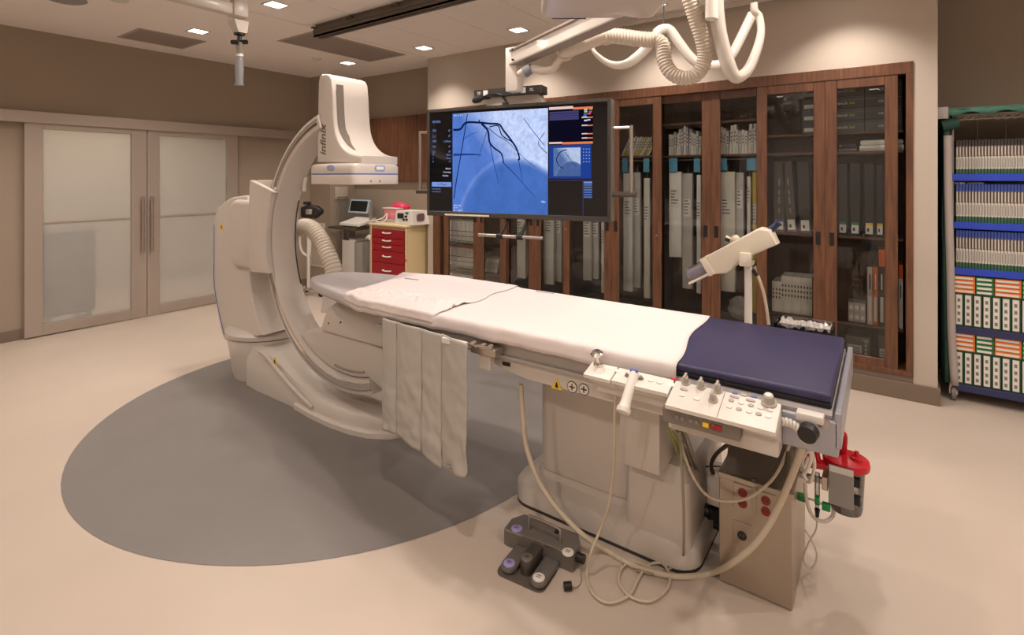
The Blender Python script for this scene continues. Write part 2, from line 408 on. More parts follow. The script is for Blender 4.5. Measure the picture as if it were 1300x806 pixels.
p = at(395, 186, y=4.58); plate('light_switch', 'white light switch on the wall behind the curved arm', 'switch', p.x, 4.58, p.z, .12, .12)
p0 = at(395, 282, y=4.58); p1 = at(413, 340, y=4.58)
t = thing('access_panel', 'pale framed access panel low on the wall corner', 'panel', ((p0.x+p1.x)/2, 4.575, p1.z))
b = BM(); box(b, p0.x, p1.x, 4.570, 4.58, p1.z, p0.z, .003); ob('panel_frame', b, WHITEP, t, smooth=0)
b = BM(); box(b, p0.x+.03, p1.x-.03, 4.564, 4.570, p1.z+.03, p0.z-.03, .002); ob('panel_door', b, WALL2, t, smooth=0)
# cable hooks on the return wall of the alcove
hk = thing('cable_hook_rail', 'white hook plate with looped cables on the alcove side wall', 'hook rail', (-6.41, 4.80, 1.2))
q0 = at(425, 245, x=-6.42); q1 = at(441, 245, x=-6.42)
b = BM(); box(b, -6.42, -6.405, q0.y, q1.y, q0.z-.09, q0.z+.09, .003); ob('plate', b, WALL2, hk)
for i in range(5):
    yy = q0.y+.03+i*(q1.y-q0.y-.06)/4; b = BM(); z_ = q0.z-.05
    tube(b, [(-6.40, yy, z_), (-6.385, yy-.02, z_-.2-.03*(i % 3)), (-6.38, yy+.03, z_-.42-.05*(i % 2)), (-6.385, yy+.05, z_-.2), (-6.40, yy+.015, z_)], .004, 6); ob('cable', b, GREY, hk)
    b = BM(); cyl(b, (-6.405, yy, z_), (-6.375, yy, z_+.01), .005, seg=8); ob('hook', b, WHITEP, hk)
# ================================================================== built-in cabinets
cab = thing('built_in_cabinet', 'long walnut built-in cabinet with ten sliding glass doors', 'cabinet', ((CX0+CX1)/2, 4.9, CZ0))
DB = 5.17
b = BM(); box(b, CX0+.01, CX1-.01, DB-.012, DB, CZ0, CZ1); ob('back_panel', b, WOODD, cab, smooth=0)
FW = .042
for nm, q in (('top_rail', (CX0-.0, CX1, YC-.012, 4.80, CZ1-.085, CZ1)), ('bottom_rail', (CX0, CX1, YC-.012, DB-.02, CZ0, CZ0+.035)),
              ('side_post', (CX0, CX0+.11, YC-.012, DB-.02, CZ0+.035, CZ1-.085)), ('side_post', (CX1-FW, CX1, YC-.012, DB-.02, CZ0+.035, CZ1-.085))):
    b = BM(); box(b, *q, bev=.003); ob(nm, b, WOOD, cab, smooth=0)
b = BM(); box(b, CX0, CX1, 4.80, DB-.012, CZ1-.03, CZ1-.005); ob('top_board', b, WOODD, cab, smooth=0)
BAYS = [CX0+.11, -3.36, -2.62, -1.70, -.80, CX1-FW]
for x in BAYS[1:-1]:
    b = BM(); box(b, x-.011, x+.011, 4.80, DB-.012, CZ0+.035, CZ1-.03); ob('partition', b, WOODD, cab, smooth=0)
WOODSH = wood('lit_shelf_walnut', (118, 84, 60), (90, 62, 44), .45)  # lighter walnut: the lit look of the shelf fronts is in the colour
def shelf(bay, z, y0=4.81):
    b = BM(); box(b, BAYS[bay]+.012, BAYS[bay+1]-.012, y0, DB-.012, z-.02, z, .002, 1); return ob('shelf', b, WOODSH, cab, smooth=0)
def zat(px, py, y=4.83): return at(px, py, y=y).z
SH = {0: [zat(590, 310), zat(590, 342), zat(590, 372), 1.25, 1.6, 1.95], 2: [zat(800, 198), .33], 3: [zat(870, 197), zat(870, 156), .33], 1: [zat(700, 380), 1.78], 4: [zat(1090, 167), zat(1090, 192), zat(1090, 300), zat(1090, 410)]}
for k_, zs in SH.items():
    for z in zs: shelf(k_, z)
# sliding leaves: pairs meet at the finger pulls; every second pair runs on the rear track
def leaf(xa, xb, front, pull, lock=False):
    y0, y1 = (YC-.006, YC+.022) if front else (YC+.030, YC+.058)
    z0, z1 = CZ0+.012, CZ1-.07
    sw = .078; b = BM()
    d = None
    box(b, xa, xa+sw, y0, y1, z0, z1, .003, 1); box(b, xb-sw, xb, y0, y1, z0, z1, .003, 1)
    box(b, xa+sw, xb-sw, y0, y1, z0, z0+.085, .003, 1); box(b, xa+sw, xb-sw, y0, y1, z1-.085, z1, .003, 1)
    d = ob('sliding_door', b, WOOD, cab, smooth=0)
    ym = (y0+y1)/2
    b = BM(); box(b, xa+sw-.004, xb-sw+.004, ym-.002, ym+.002, z0+.08, z1-.08); ob('pane', b, GLASS, d, smooth=0)
    hx = xb-.045 if pull == 'r' else xa+.045
    hz = 1.12; t = BM()
    for q in ((hx-.016, hx-.013, hz-.05, hz+.05), (hx+.013, hx+.016, hz-.05, hz+.05), (hx-.013, hx+.013, hz-.05, hz-.047), (hx-.013, hx+.013, hz+.047, hz+.05)): box(t, q[0], q[1], y0-.003, y0+.002, q[2], q[3])
    box(t, hx-.013, hx+.013, y0-.0012, y0+.002, hz-.047, hz+.047); h = ob('finger_pull', t, BLACK, d, smooth=0)
    if lock:
        t = BM(); lx = xa+.04 if pull == 'r' else xb-.04; cyl(t, (lx, y0+.002, 1.06), (lx, y0-.008, 1.06), .009, seg=12); ob('lock', t, STEEL, d)
    return d
PC = [-3.79, -3.045, -2.135, -1.215, -.356]
leaf(-4.33, PC[0], True, 'r'); leaf(PC[0], -3.40, True, 'l')
leaf(-3.47, PC[1], False, 'r'); leaf(PC[1], -2.60, False, 'l')
leaf(-2.675, PC[2], True, 'r', True); leaf(PC[2], -1.645, True, 'l', True)
leaf(-1.745, PC[3], False, 'r'); leaf(PC[3], -.77, False, 'l')
leaf(-.842, PC[4], True, 'r'); leaf(PC[4], .097, True, 'l')

# ================================================================== what stands and hangs in the cabinets
PKG = [mat('package_white', (236, 233, 226), .45, var=.05, vscale=12), mat('package_grey', (196, 193, 186), .5, var=.05, vscale=12), mat('package_cream', (226, 220, 206), .5, var=.05, vscale=12), mat('package_lilac', (176, 168, 186), .5), mat('package_yellow', (205, 180, 40), .5)]
INK = mat('ink', (45, 42, 40), .6); INKW = mat('white_ink', (225, 222, 215), .6); LIME = mat('lime_ink', (178, 200, 40), .6); PAPER = mat('paper', (226, 222, 212), .6)
def hang(x0, x1, ztop, zbot, y, lb, m, d=.05, prints=True, wav=.012):
    # a long hanging pouch or box: rounded, slightly irregular sleeve with a printed label
    t = thing('device_package', lb, 'package', ((x0+x1)/2, y+d/2, zbot), 'long hanging device packages')
    rings = []; n = 9
    for i in range(n+1):
        z = zbot+(ztop-zbot)*i/n; s = random.uniform(-1, 1)*wav*.4
        z_ = [random.uniform(0, wav) if i == 0 else 0 for _ in range(8)]
        a, c = x0+s*.3, x1+s*.3; dd = d*(1 if 0 < i < n else .6); e = .004
        pts = [(a+e, y), ((a+c)/2, y-.002+s*.2), (c-e, y), (c, y+e), (c, y+dd-e), ((a+c)/2, y+dd), (a+e, y+dd), (a, y+dd/2)]
        rings.append([(p[0], p[1], z+z_[j]) for j, p in enumerate(pts)])
    b = BM(); loft(b, rings); ob('sleeve', b, m, t, smooth=30)
    if prints:
        w_ = x1-x0; zc = ztop-(ztop-zbot)*.28
        b = BM(); box(b, x0+w_*.15, x1-w_*.15, y-.0045, y-.0035, zc-.10, zc+.06); lab = ob('label', b, PAPER, t, smooth=0)
        for q in range(5):
            b = BM(); zz = zc+.045-q*.028; box(b, x0+w_*.2, x0+w_*(.45+.33*random.random()), y-.0052, y-.0047, zz-.004, zz+.004); ob('print_line', b, INK, lab, smooth=0)
    b = BM(); tube(b, [((x0+x1)/2, y+d/2, ztop-.01), ((x0+x1)/2, y+d/2, ztop+.05), ((x0+x1)/2, y+d/2+.03, ztop+.07)], .003, 6); ob('hook', b, STEEL, t)
    return t
BEHIND = {1: 'in the bay left of centre, partly under the monitor', 2: 'behind the door right of the monitor', 3: 'behind the middle sliding doors', }
hl = [ # px x0,x1, y_top, y_bot, depth plane, material, text
 (652, 667, 262, 354, 4.83, 0, 'wide white hanging package with a ragged lower edge under the monitor'),
 (690, 703, 255, 362, 4.82, 0, 'white hanging package under the monitor handle, front of its pair'),
 (704, 713, 255, 359, 4.88, 1, 'greyer hanging package behind the white one under the monitor handle'),
 (740, 751, 262, 357, 4.82, 1, 'grey-white hanging package just below the monitor corner, left of its pair'),
 (752, 760, 262, 355, 4.86, 1, 'narrow grey hanging package just below the monitor corner, right of its pair'),
 (763, 767, 270, 373, 4.83, 0, 'thin white strip package hanging beside the finger pulls below the monitor corner'),
 (791, 803, 220, 371, 4.82, 0, 'printed white hanging package next to the monitor grab bar'),
 (804, 813, 219, 366, 4.87, 1, 'grey hanging package behind the printed one near the grab bar'),
 (817, 825, 226, 380, 4.82, 2, 'cream hanging package at the right edge of the door beside the grab bar'),
 (849, 865, 218, 328, 4.82, 0, 'short broad white hanging package with printed front in the middle door'),
 (866, 879, 220, 368, 4.87, 1, 'longer grey hanging package behind the broad white one in the middle door'),
 (884, 890, 222, 373, 4.82, 0, 'narrow white hanging package at the right edge of the middle door'),
 (913, 933, 218, 372, 4.83, 2, 'broad cream hanging carton behind the injector head'),
 (934, 944, 219, 330, 4.88, 1, 'grey hanging carton behind the injector head, right of the broad cream one'),
 (948, 953, 224, 300, 4.86, 0, 'thin white hanging package beside the yellow one'),
 (955, 961, 218, 398, 4.84, 4, 'tall bright yellow hanging package above the injector head')]
for x0, x1, ya, yb, yy, mi, lb in hl:
    a = at(x0, ya, y=yy); c = at(x1, yb, y=yy); hang(a.x, c.x, a.z, c.z, yy, lb, PKG[mi], d=.035 if x1-x0 < 10 else .055)
# hanging rods
for xa, xb in ((BAYS[1], BAYS[2]), (BAYS[2], BAYS[3]), (BAYS[3], BAYS[4])):
    for yy in (4.86, 4.93):
        b = BM(); zz = zat(870, 207, 4.86)+.03; cyl(b, (xa+.011, yy, zz), (xb-.011, yy, zz), .006, seg=8); ob('hanging_rod', b, STEEL, cab)
# blue divider tags
TAGM = mat('blue_tag', (92, 168, 200), .5)
for i, (x0, x1, lb) in enumerate([(790, 797, 'leftmost blue divider tag, partly behind the monitor grab bar'), (817, 824.5, 'blue divider tag at the right edge of the door beside the monitor'), (849.5, 860, 'blue divider tag above the short broad white package'), (881, 889, 'blue divider tag at the right edge of the middle door'), (913, 923, 'blue divider tag above the broad cream carton'), (948, 961, 'blue divider tag above the yellow package')]):
    a = at(x0, 201, y=4.815); c = at(x1, 219 if i < 4 else 217, y=4.815)
    t = thing('divider_tag', lb, 'tag', ((a.x+c.x)/2, 4.815, c.z), 'blue divider tags')
    b = BM(); prism(b, rrect(a.x, c.x, c.z, a.z, .004), 'y', 4.812, 4.815); ob('card', b, TAGM, t, smooth=0)
    b = BM(); box(b, a.x+.002, c.x-.002, 4.809, 4.812, c.z, c.z+.006); ob('clip', b, CLEAR, t, smooth=0)
# leaning and upright packs on the upper shelf
def pack(name, lb, cat, grp, x, y, z, w_, dd, h_, m, lean=0., band=None):
    t = thing(name, lb, cat, (x, y+dd/2, z), grp)
    M = Matrix.Translation((x, 0, z)) @ Matrix.Rotation(math.radians(lean), 4, 'Y') @ Matrix.Translation((-x, 0, -z))
    b = BM(); box(b, x, x+w_, y, y+dd, z, z+h_, .0015, 1, M=M); ob('carton', b, m, t, smooth=0)
    b = BM(); box(b, x+w_*.2, x+w_*.8, y-.001, y, z+h_*.35, z+h_*.85, M=M); ob('spine_label', b, PAPER if m is not PAPER else INKW, t, smooth=0)
    for k2 in range(3):
        b = BM(); zz = z+h_*(.45+.13*k2); box(b, x+w_*.3, x+w_*.7, y-.0018, y-.001, zz, zz+h_*.06, M=M); ob('print_line', b, INK if not (band and k2 == 0) else band, t, smooth=0)
    return t
zs = SH[2][0]; GRP = 'leaning packs on the upper shelf'
for i in range(11):
    x = at(788+i*3.3, 190, y=4.84).x; m = PKG[4] if i in (1, 6, 9) else PKG[[0, 2, 1][i % 3]]
    pack('catheter_pack', 'slim catheter pack leaning right on the shelf beside the monitor, %s from the left' % ORD[i], 'pack', GRP, x, 4.84+.004*(i % 2), zs, .019, .22, .20+.02*random.random(), m, 27)
zs = SH[3][0]
for i in range(13):
    a = at(849+i*3.15, 190, y=4.84).x; h_ = .17+.05*random.random()+(.05 if 4 <= i <= 8 else 0)
    pack('catheter_pack', 'slim upright catheter pack in the middle door, %s from the left' % ORD[i], 'pack', 'upright packs in the middle door', a, 4.84, zs, .021, .22, h_, PKG[3 if i in (5, 7) else [0, 2, 1][i % 3]], random.choice((0, 0, 2)))
for i in range(12):
    a = at(914+i*3.9, 190, y=4.84).x; h_ = .20+.06*random.random()
    pack('catheter_pack', 'slim upright catheter pack in the door right of the middle, %s from the left' % ORD[i], 'pack', 'upright packs right of the middle', a, 4.84, zs, .023, .22, h_, PKG[[0, 2, 1, 0][i % 4]], random.choice((0, 0, 3)) if i != 11 else 0, band=RED if i in (1, 11) else None)
# small boxes under the monitor (bay 1)
GREENM = mat('box_green', (40, 120, 70), .5); ORANGEM = mat('box_orange', (224, 112, 40), .5)
def stacked(px0, px1, ya, yb, n, edge, lbl, top=None):
    for i in range(n):
        xa = at(px0+(px1-px0)*i/n, 300, y=4.83).x; xb = at(px0+(px1-px0)*(i+1)/n, 300, y=4.83).x-.003
        za, zb_ = zat(590, ya), zat(590, yb)
        t = thing('supply_box', lbl % ORD[i], 'box', ((xa+xb)/2, 4.94, zb_), 'small supply boxes at the left end')
        b = BM(); box(b, xa, xb, 4.83, 5.05, zb_+.02, za-.012, .001, 1); ob('carton', b, PKG[0], t, smooth=0)
        b = BM(); box(b, xa, xb, 4.829, 5.05, zb_, zb_+.02); ob('coloured_base', b, edge, t, smooth=0)
        b = BM(); box(b, xa, xb, 4.829, 5.05, za-.012, za); ob('lid', b, top or PKG[0], t, smooth=0)
        for k2 in range(3):
            b = BM(); zz = zb_+.03+k2*(za-zb_-.04)/4; box(b, xa+.006, xb-.006, 4.8284, 4.83, zz, zz+.008); ob('print_line', b, INK, t, smooth=0)
stacked(569, 602, 281, 309.5, 6, GREENM, 'white box with green base on the shelf under the monitor, %s from the left')
stacked(569, 602, 314, 341.5, 6, GREENM, 'orange-lidded white box on the next shelf down, %s from the left', ORANGEM)
stacked(569, 602, 349, 371.5, 6, PKG[1], 'plain white box on the lowest visible shelf, %s from the left')
for i in range(4):
    xa = at(615+i*4, 320, y=4.85).x; zb_ = SH[0][1]+.0
    t = thing('supply_box', 'slanted white pack right of the orange-lidded boxes, %s from the left' % ORD[i], 'box', (xa, 4.95, zb_), 'slanted packs'); 
    M = Matrix.Translation((xa, 0, zb_)) @ Matrix.Rotation(math.radians(12), 4, 'Y') @ Matrix.Translation((-xa, 0, -zb_))
    b = BM(); box(b, xa, xa+.04, 4.85, 5.05, zb_+.003, zb_+.17, M=M); ob('carton', b, PKG[0], t, smooth=0)
    b = BM(); box(b, xa+.006, xa+.034, 4.8485, 4.85, zb_+.04, zb_+.13, M=M); ob('label', b, PKG[1], t, smooth=0)
# ---- right-hand bay: dark boxes with lettering
DBOX = mat('charcoal_box', (58, 58, 60), .45); DBOX2 = mat('slate_box', (84, 86, 90), .45)
z = SH[4][0]; bx0 = at(1020, 150, y=4.83).x; bxm = at(1098, 150, y=4.83).x; bx1 = CX1-FW-.02
hb = (zat(1080, 108)-z)/4+.003
for i in range(4):
    for j, (xa, xb) in enumerate(((at(1046, 150, y=4.83).x, bxm-.003), (bxm, bx1))):
        zz = z+i*hb
        t = thing('device_box', 'charcoal device box with %s lettering, %s from the bottom of its stack' % (('lime and white', 'white')[j], ORD[i]), 'box', ((xa+xb)/2, 4.95, zz), 'charcoal boxes on the upper right shelf')
        b = BM(); box(b, xa, xb, 4.83, 5.10, zz, zz+hb-.002, .001, 1); ob('carton', b, DBOX2 if i < 2 else DBOX, t, smooth=0)
        b = BM(); box(b, xa+.002, xb-.002, 4.829, 4.83, zz+hb*.62, zz+hb*.66); ob('stripe', b, GREY, t, smooth=0)
        if j == 0:
            xr = at(1076.5, 150, y=4.83).x
            text(t, 'DIAMONDBACK', .026, INKW, face_y(xr, 4.828, zz+hb*.38), bold=True, align='RIGHT'); text(t, '360', .026, LIME, face_y(xr+.006, 4.828, zz+hb*.38), bold=True, align='LEFT')
        else: text(t, 'CSI', .024, INKW, face_y(xa+.10, 4.828, zz+hb*.38), bold=True)
for i in range(4):
    zz = z+i*hb; xa = bx0-.01; xb = at(1036, 150, y=4.83).x
    t = thing('device_box', 'charcoal box end with white sticker, %s from the bottom behind the left door' % ORD[i], 'box', ((xa+xb)/2, 4.95, zz), 'charcoal boxes on the upper right shelf')
    b = BM(); box(b, xa, xb, 4.83, 5.10, zz, zz+hb-.002, .001, 1); ob('carton', b, DBOX2, t, smooth=0)
    b = BM(); box(b, xa+.015, xb-.004, 4.829, 4.83, zz+.015, zz+.045); ob('sticker', b, PAPER, t, smooth=0)
z = SH[4][1]
for i, (a, c, h_, m, lb) in enumerate([(1063, 1089, .03, DARK, 'flat black case lying on the second shelf, lower of two'), (1091, 1150, .045, PKG[0], 'flat white folded pack on the second shelf beside the black case')]):
    xa, xb = at(a, 190, y=4.84).x, min(at(c, 190, y=4.84).x, CX1-FW-.006); t = thing('flat_case', lb, 'case', ((xa+xb)/2, 4.95, z))
    b = BM(); box(b, xa, xb, 4.84, 5.06, z, z+h_, .008, 3); ob('body', b, m, t)
    b = BM(); box(b, xa+.01, xb-.01, 4.836, 4.842, z+h_*.3, z+h_*.5, .001, 1); ob('edge', b, PKG[1], t)
    if i == 1:
        b = BM(); box(b, xa+.004, xb-.004, 4.845, 5.05, z+h_, z+h_+.04, .015, 4); ob('upper_fold', b, PKG[0], t)
    else:
        t2 = thing('flat_case', 'flat black case lying on the second shelf, upper of two', 'case', ((xa+xb)/2, 4.95, z+h_)); b = BM(); box(b, xa, xb-.01, 4.845, 5.06, z+h_, z+.058, .006, 3); ob('body', b, BLACK, t2)
        b = BM(); cyl(b, (xa+.02, 4.845, z+.045), (xa+.02, 4.838, z+.045), .006, seg=10); ob('knob', b, WHITE, t2)
# tall dark binders
z = SH[4][2]
BIND = mat('binder_grey', (74, 68, 64), .5)
bl = [(982, 996.5, 205, 0, BIND, 'dark grey binder behind the left door, leftmost'), (999, 1012, 205, -4, BIND, 'dark grey binder leaning behind the left door'), (1015, 1030, 206, -2, DARK, 'almost black binder behind the left door, beside the stile'),
      (1064, 1076, 207, 0, DARK, 'tall black case behind the right door with a green sticker'), (1079, 1092, 207, 0, BLACK, 'tall black case second from left with a green-topped sticker'), (1097, 1110, 207, 0, BLACK, 'tall black case behind the right door with a yellow sticker, left one'), (1112, 1122, 209, 0, BLACK, 'tall black case beside the right stile with a yellow sticker')]
for i, (a, c, ya, ln, m, lb) in enumerate(bl):
    xa, xb = at(a, 250, y=4.84).x, at(c, 250, y=4.84).x; h_ = zat(a, ya, 4.84)-z
    t = thing('binder', lb, 'binder', ((xa+xb)/2, 4.95, z), 'tall dark binders')
    M = Matrix.Translation((xa, 0, z)) @ Matrix.Rotation(math.radians(ln), 4, 'Y') @ Matrix.Translation((-xa, 0, -z))
    b = BM(); box(b, xa, xb, 4.84, 5.10, z, z+h_, .003, 1, M=M); ob('spine', b, m, t, smooth=0)
    sm = [mat('sticker_blue', (70, 96, 150), .5), PAPER, PAPER, GREENM, GREENM, YELLOW, YELLOW][i]
    b = BM(); wx = xb-xa; box(b, xa+wx*.15, xb-wx*.15, 4.838, 4.84, z+.02, z+.085, M=M); s_ = ob('sticker', b, PAPER, t, smooth=0)
    b = BM(); box(b, xa+wx*.15, xb-wx*.15, 4.837, 4.838, z+.085, z+.105, M=M); ob('sticker_top', b, sm, t, smooth=0)
    b = BM(); box(b, xa+wx*.3, xa+wx*.5, 4.837, 4.838, z+.04, z+.065, M=M); ob('print_line', b, INK, t, smooth=0)
    if i < 2:
        for k2 in range(4): b = BM(); box(b, xa+wx*.42, xa+wx*.58, 4.838, 4.84, z+.16+k2*.075, z+.2+k2*.075+.02*(k2 % 2), M=M); ob('print_line', b, GREY, t, smooth=0)
# lower shelf: white pack row, orange and black boxes, pale cartons
z = SH[4][3]
for i in range(13):
    xa = at(980+i*3.9, 380, y=4.84).x; h_ = zat(1000, 347 if i > 2 else 355, 4.84)-zat(1000, 394, 4.84)
    t = pack('catheter_pack', 'white pack in the low row behind the left door, %s from the left' % ORD[i], 'pack', 'white packs on the low shelf', xa, 4.84, z, .0235, .22, h_, PKG[0 if i % 3 else 2])
z_ = z
for i, (a, c, ya, m1, m2, lb) in enumerate([(1101, 1107.5, 318, BLACK, PKG[1], 'tall white box with black top on the low shelf'), (1108, 1114.5, 318, BLACK, ORANGEM, 'tall orange box with black top on the low shelf'), (1115.5, 1123, 317, ORANGEM, DARK, 'tall black box with orange top on the low shelf'), (1141, 1146, 336, ORANGEM, PKG[2], 'narrow cream box in the gap beside the door')]):
    xa, xb = at(a, 380, y=4.83).x, min(at(c, 380, y=4.83).x, CX1-FW-.004); h_ = zat(a, ya)-z; t = thing('device_box', lb, 'box', ((xa+xb)/2, 4.95, z), 'tall coloured boxes')
    b = BM(); box(b, xa, xb, 4.83, 5.1, z, z+h_*.78, .001, 1); ob('carton', b, m2, t, smooth=0)
    b = BM(); box(b, xa, xb, 4.83, 5.1, z+h_*.78, z+h_, .001, 1); ob('top_band', b, m1, t, smooth=0)
    b = BM(); box(b, xa+(xb-xa)*.25, xb-(xb-xa)*.2, 4.8285, 4.83, z+h_*.05, z+h_*.38); ob('label', b, PAPER, t, smooth=0)
    b = BM(); box(b, xa+(xb-xa)*.4, xa+(xb-xa)*.62, 4.8285, 4.83, z+h_*.48, z+h_*.68); ob('print_line', b, INK if i in (0, 3) else PAPER, t, smooth=0)
for i in range(6):
    xa = at(1077+(i % 3)*7.3, 390, y=4.86).x; zz = z+(i//3)*.075
    t = thing('supply_box', 'small pale carton left of the tall white box, %s row, %s from the left' % (('lower', 'upper')[i//3], ORD[i % 3]), 'box', (xa+.018, 4.95, zz), 'small pale cartons')
    b = BM(); box(b, xa, xa+.036, 4.86, 5.0, zz, zz+.073, .001, 1); ob('carton', b, PKG[1], t, smooth=0)
    b = BM(); box(b, xa+.006, xa+.03, 4.8585, 4.86, zz+.02, zz+.05); ob('label', b, PKG[0], t, smooth=0)
z = CZ0+.036
GREYBOX = mat('grey_device_box', (96, 92, 84), .5)
for i, (a, c, lb) in enumerate([(1073, 1104, 'grey device box with white label on the cabinet floor'), (1115, 1135, 'grey device box partly hidden by the right door stile')]):
    xa, xb = at(a, 440, y=4.84).x, at(c, 440, y=4.84).x; h_ = zat(a, 420, 4.84)-z-.03
    t = thing('device_box', lb, 'box', ((xa+xb)/2, 4.95, z), 'grey device boxes'); b = BM(); box(b, xa, xb, 4.84, 5.08, z, z+h_, .002, 1); ob('carton', b, GREYBOX, t, smooth=0)
    w_ = xb-xa; b = BM(); box(b, xa+w_*.08, xa+w_*.68, 4.838, 4.84, z+.03, z+.09); ob('label', b, PAPER, t, smooth=0)
    for k2 in range(4): b = BM(); box(b, xa+w_*.12, xa+w_*.6, 4.837, 4.838, z+.037+k2*.012, z+.041+k2*.012); ob('print_line', b, INK, t, smooth=0)
    b = BM(); box(b, xa+w_*.72, xa+w_*.98, 4.838, 4.84, z+h_-.03, z+h_-.018); ob('lime_mark', b, LIME, t, smooth=0)
    for k2 in range(4): b = BM(); box(b, xa+w_*.8, xa+w_*.9, 4.838, 4.84, z+.025+k2*.03, z+.043+k2*.03); ob('print_mark', b, PAPER, t, smooth=0)
t = thing('supply_box', 'white carton on the cabinet floor beside the grey device box', 'box', (at(1066, 440, y=4.84).x, 4.95, z)); xa = at(1061, 440, y=4.84).x; b = BM(); box(b, xa, xa+.05, 4.86, 5.0, z, z+.07, .002, 1); ob('carton', b, PKG[0], t, smooth=0)
b = BM(); box(b, xa+.006, xa+.04, 4.858, 4.86, z+.02, z+.045); ob('label', b, PKG[1], t, smooth=0)
# crumpled clear bags in the two doors
def bag(lb, c, r, m, sc=(1, .5, 1.1)):
    t = BM(); b2 = BM(); bmesh.ops.create_icosphere(b2, subdivisions=3, radius=1)
    for v in b2.verts:
        n_ = mnoise.noise(v.co*2.3+Vector(c)*5)*.3+mnoise.noise(v.co*6+Vector(c)*3)*.12; v.co = v.co*(1+n_); v.co = Vector((c[0]+v.co.x*r*sc[0], c[1]+v.co.y*r*sc[1], c[2]+v.co.z*r*sc[2]))
    lo = min(v.co.z for v in b2.verts)
    merge(t, b2); return tag(ob('plastic_bag', t, m, smooth=20), lb, 'bag', 'crumpled plastic bags')
p = at(905+10, 360, y=4.95); bag('crumpled clear bag low behind the injector stand', (at(940, 372, y=4.95).x, 4.95, .43), .10, mat('bag_film', (190, 186, 178), .3, alpha=.75))
# ================================================================== large monitor on its ceiling boom
ML, MR = Vector((-2.688, 2.740, 0)), Vector((-1.356, 2.973, 0))
U = (MR-ML).normalized(); NB = Vector((-U.y, U.x, 0))          # NB points to the back of the monitor
MW = (MR-ML).length; MZ0, MZ1 = 1.318, 2.083; MH = MZ1-MZ0
MM = Matrix(((U.x, NB.x, 0, ML.x), (U.y, NB.y, 0, ML.y), (0, 0, 1, MZ0), (0, 0, 0, 1)))   # local: x right, y back, z up
MI = MM.inverted()
def mon(px, py, off=0.):
    r = ray(px, py); o = Vector((0, 0, CAMH)); n = NB
    t = ((ML+NB*off)-Vector((0, 0, 0))).dot(n)/r.dot(n)
    q = MI @ (o+r*t); return q.x, q.z
mo = thing('monitor', 'large wall-sized display showing a blue angiogram, hung from a boom', 'monitor', ML+U*(MW/2)+NB*.04+Vector((0, 0, MZ0)))
BEZ = mat('monitor_bezel', (62, 58, 54), .45); MBACK = mat('monitor_back', (120, 112, 104), .5)
fr = .022; fb = .034
b = BM(); box(b, 0, MW, -.004, .09, 0, MH, .006, 2, M=MM); ob('housing', b, MBACK, mo)
b = BM()
for q in ((0, MW, 0, fb), (0, MW, MH-fr, MH), (0, fr, fb, MH-fr), (MW-fr, MW, fb, MH-fr)): box(b, q[0], q[1], -.012, -.004, q[2], q[3], .003, 1, M=MM)
ob('bezel', b, BEZ, mo, smooth=0)
scr_black = mat('screen_black', (10, 10, 14), .12, emit=0)
b = BM(); box(b, fr, MW-fr, -.006, -.0042, fb, MH-fr, M=MM); scr = ob('screen', b, scr_black, mo, smooth=0)
# picture on the screen
def angio(name, base, hi, dome):
    m = bpy.data.materials.new(name); m.use_nodes = True; nt = m.node_tree; N = nt.nodes; L = nt.links; N.remove(N['Principled BSDF'])
    e = N.new('ShaderNodeEmission'); L.new(e.outputs[0], N['Material Output'].inputs[0])
    tc = N.new('ShaderNodeTexCoord'); sp = N.new('ShaderNodeSeparateXYZ'); L.new(tc.outputs['Generated'], sp.inputs[0])
    n1 = N.new('ShaderNodeTexNoise'); n1.inputs['Scale'].default_value = 22; n1.inputs['Detail'].default_value = 8; n1.inputs['Roughness'].default_value = .7; L.new(tc.outputs['Generated'], n1.inputs[0])
    def M_(op, a, b_=None, cl=False):
        q = N.new('ShaderNodeMath'); q.operation = op; q.use_clamp = cl
        for i, v in enumerate((a, b_)):
            if v is None: continue
            if isinstance(v, (int, float)): q.inputs[i].default_value = v
            else: L.new(v, q.inputs[i])
        return q.outputs[0]
    X, Z = sp.outputs[0], sp.outputs[2]
    # bright lung field towards the upper right
    g = M_('ADD', M_('MULTIPLY', X, 1.1), M_('MULTIPLY', Z, .9)); g = M_('SUBTRACT', g, .95); lung = M_('MULTIPLY', g, 2.2, True)
    tex = M_('MULTIPLY', M_('SUBTRACT', n1.outputs[0], .42), 1.6); lung = M_('MULTIPLY', lung, M_('ADD', tex, .72), True)
    # the darker dome (diaphragm)
    dx = M_('DIVIDE', M_('SUBTRACT', X, .68), .62); dz = M_('DIVIDE', M_('SUBTRACT', Z, -.25), .78)
    rr = M_('ADD', M_('MULTIPLY', dx, dx), M_('MULTIPLY', dz, dz)); dm = M_('MULTIPLY', M_('SUBTRACT', 1.04, rr), 5., True)
    rim = M_('MULTIPLY', M_('SUBTRACT', .09, M_('ABSOLUTE', M_('SUBTRACT', rr, 1.04))), 4., True)
    lungd = M_('MULTIPLY', lung, M_('SUBTRACT', 1., M_('MULTIPLY', dm, .95)))
    mx = N.new('ShaderNodeMixRGB'); mx.inputs[1].default_value = lin(base); mx.inputs[2].default_value = lin(hi); L.new(M_('ADD', lungd, M_('MULTIPLY', rim, .35), True), mx.inputs[0])
    m2 = N.new('ShaderNodeMixRGB'); L.new(mx.outputs[0], m2.inputs[1]); m2.inputs[2].default_value = lin(dome); L.new(M_('MULTIPLY', dm, .85), m2.inputs[0])
    n3 = N.new('ShaderNodeTexNoise'); n3.inputs['Scale'].default_value = 5; n3.inputs['Detail'].default_value = 9; n3.inputs['Roughness'].default_value = .65; L.new(tc.outputs['Generated'], n3.inputs[0])
    L.new(m2.outputs[0], e.inputs[0]); L.new(M_('ADD', M_('MULTIPLY', n3.outputs[0], .7), .66), e.inputs[1])
    return m
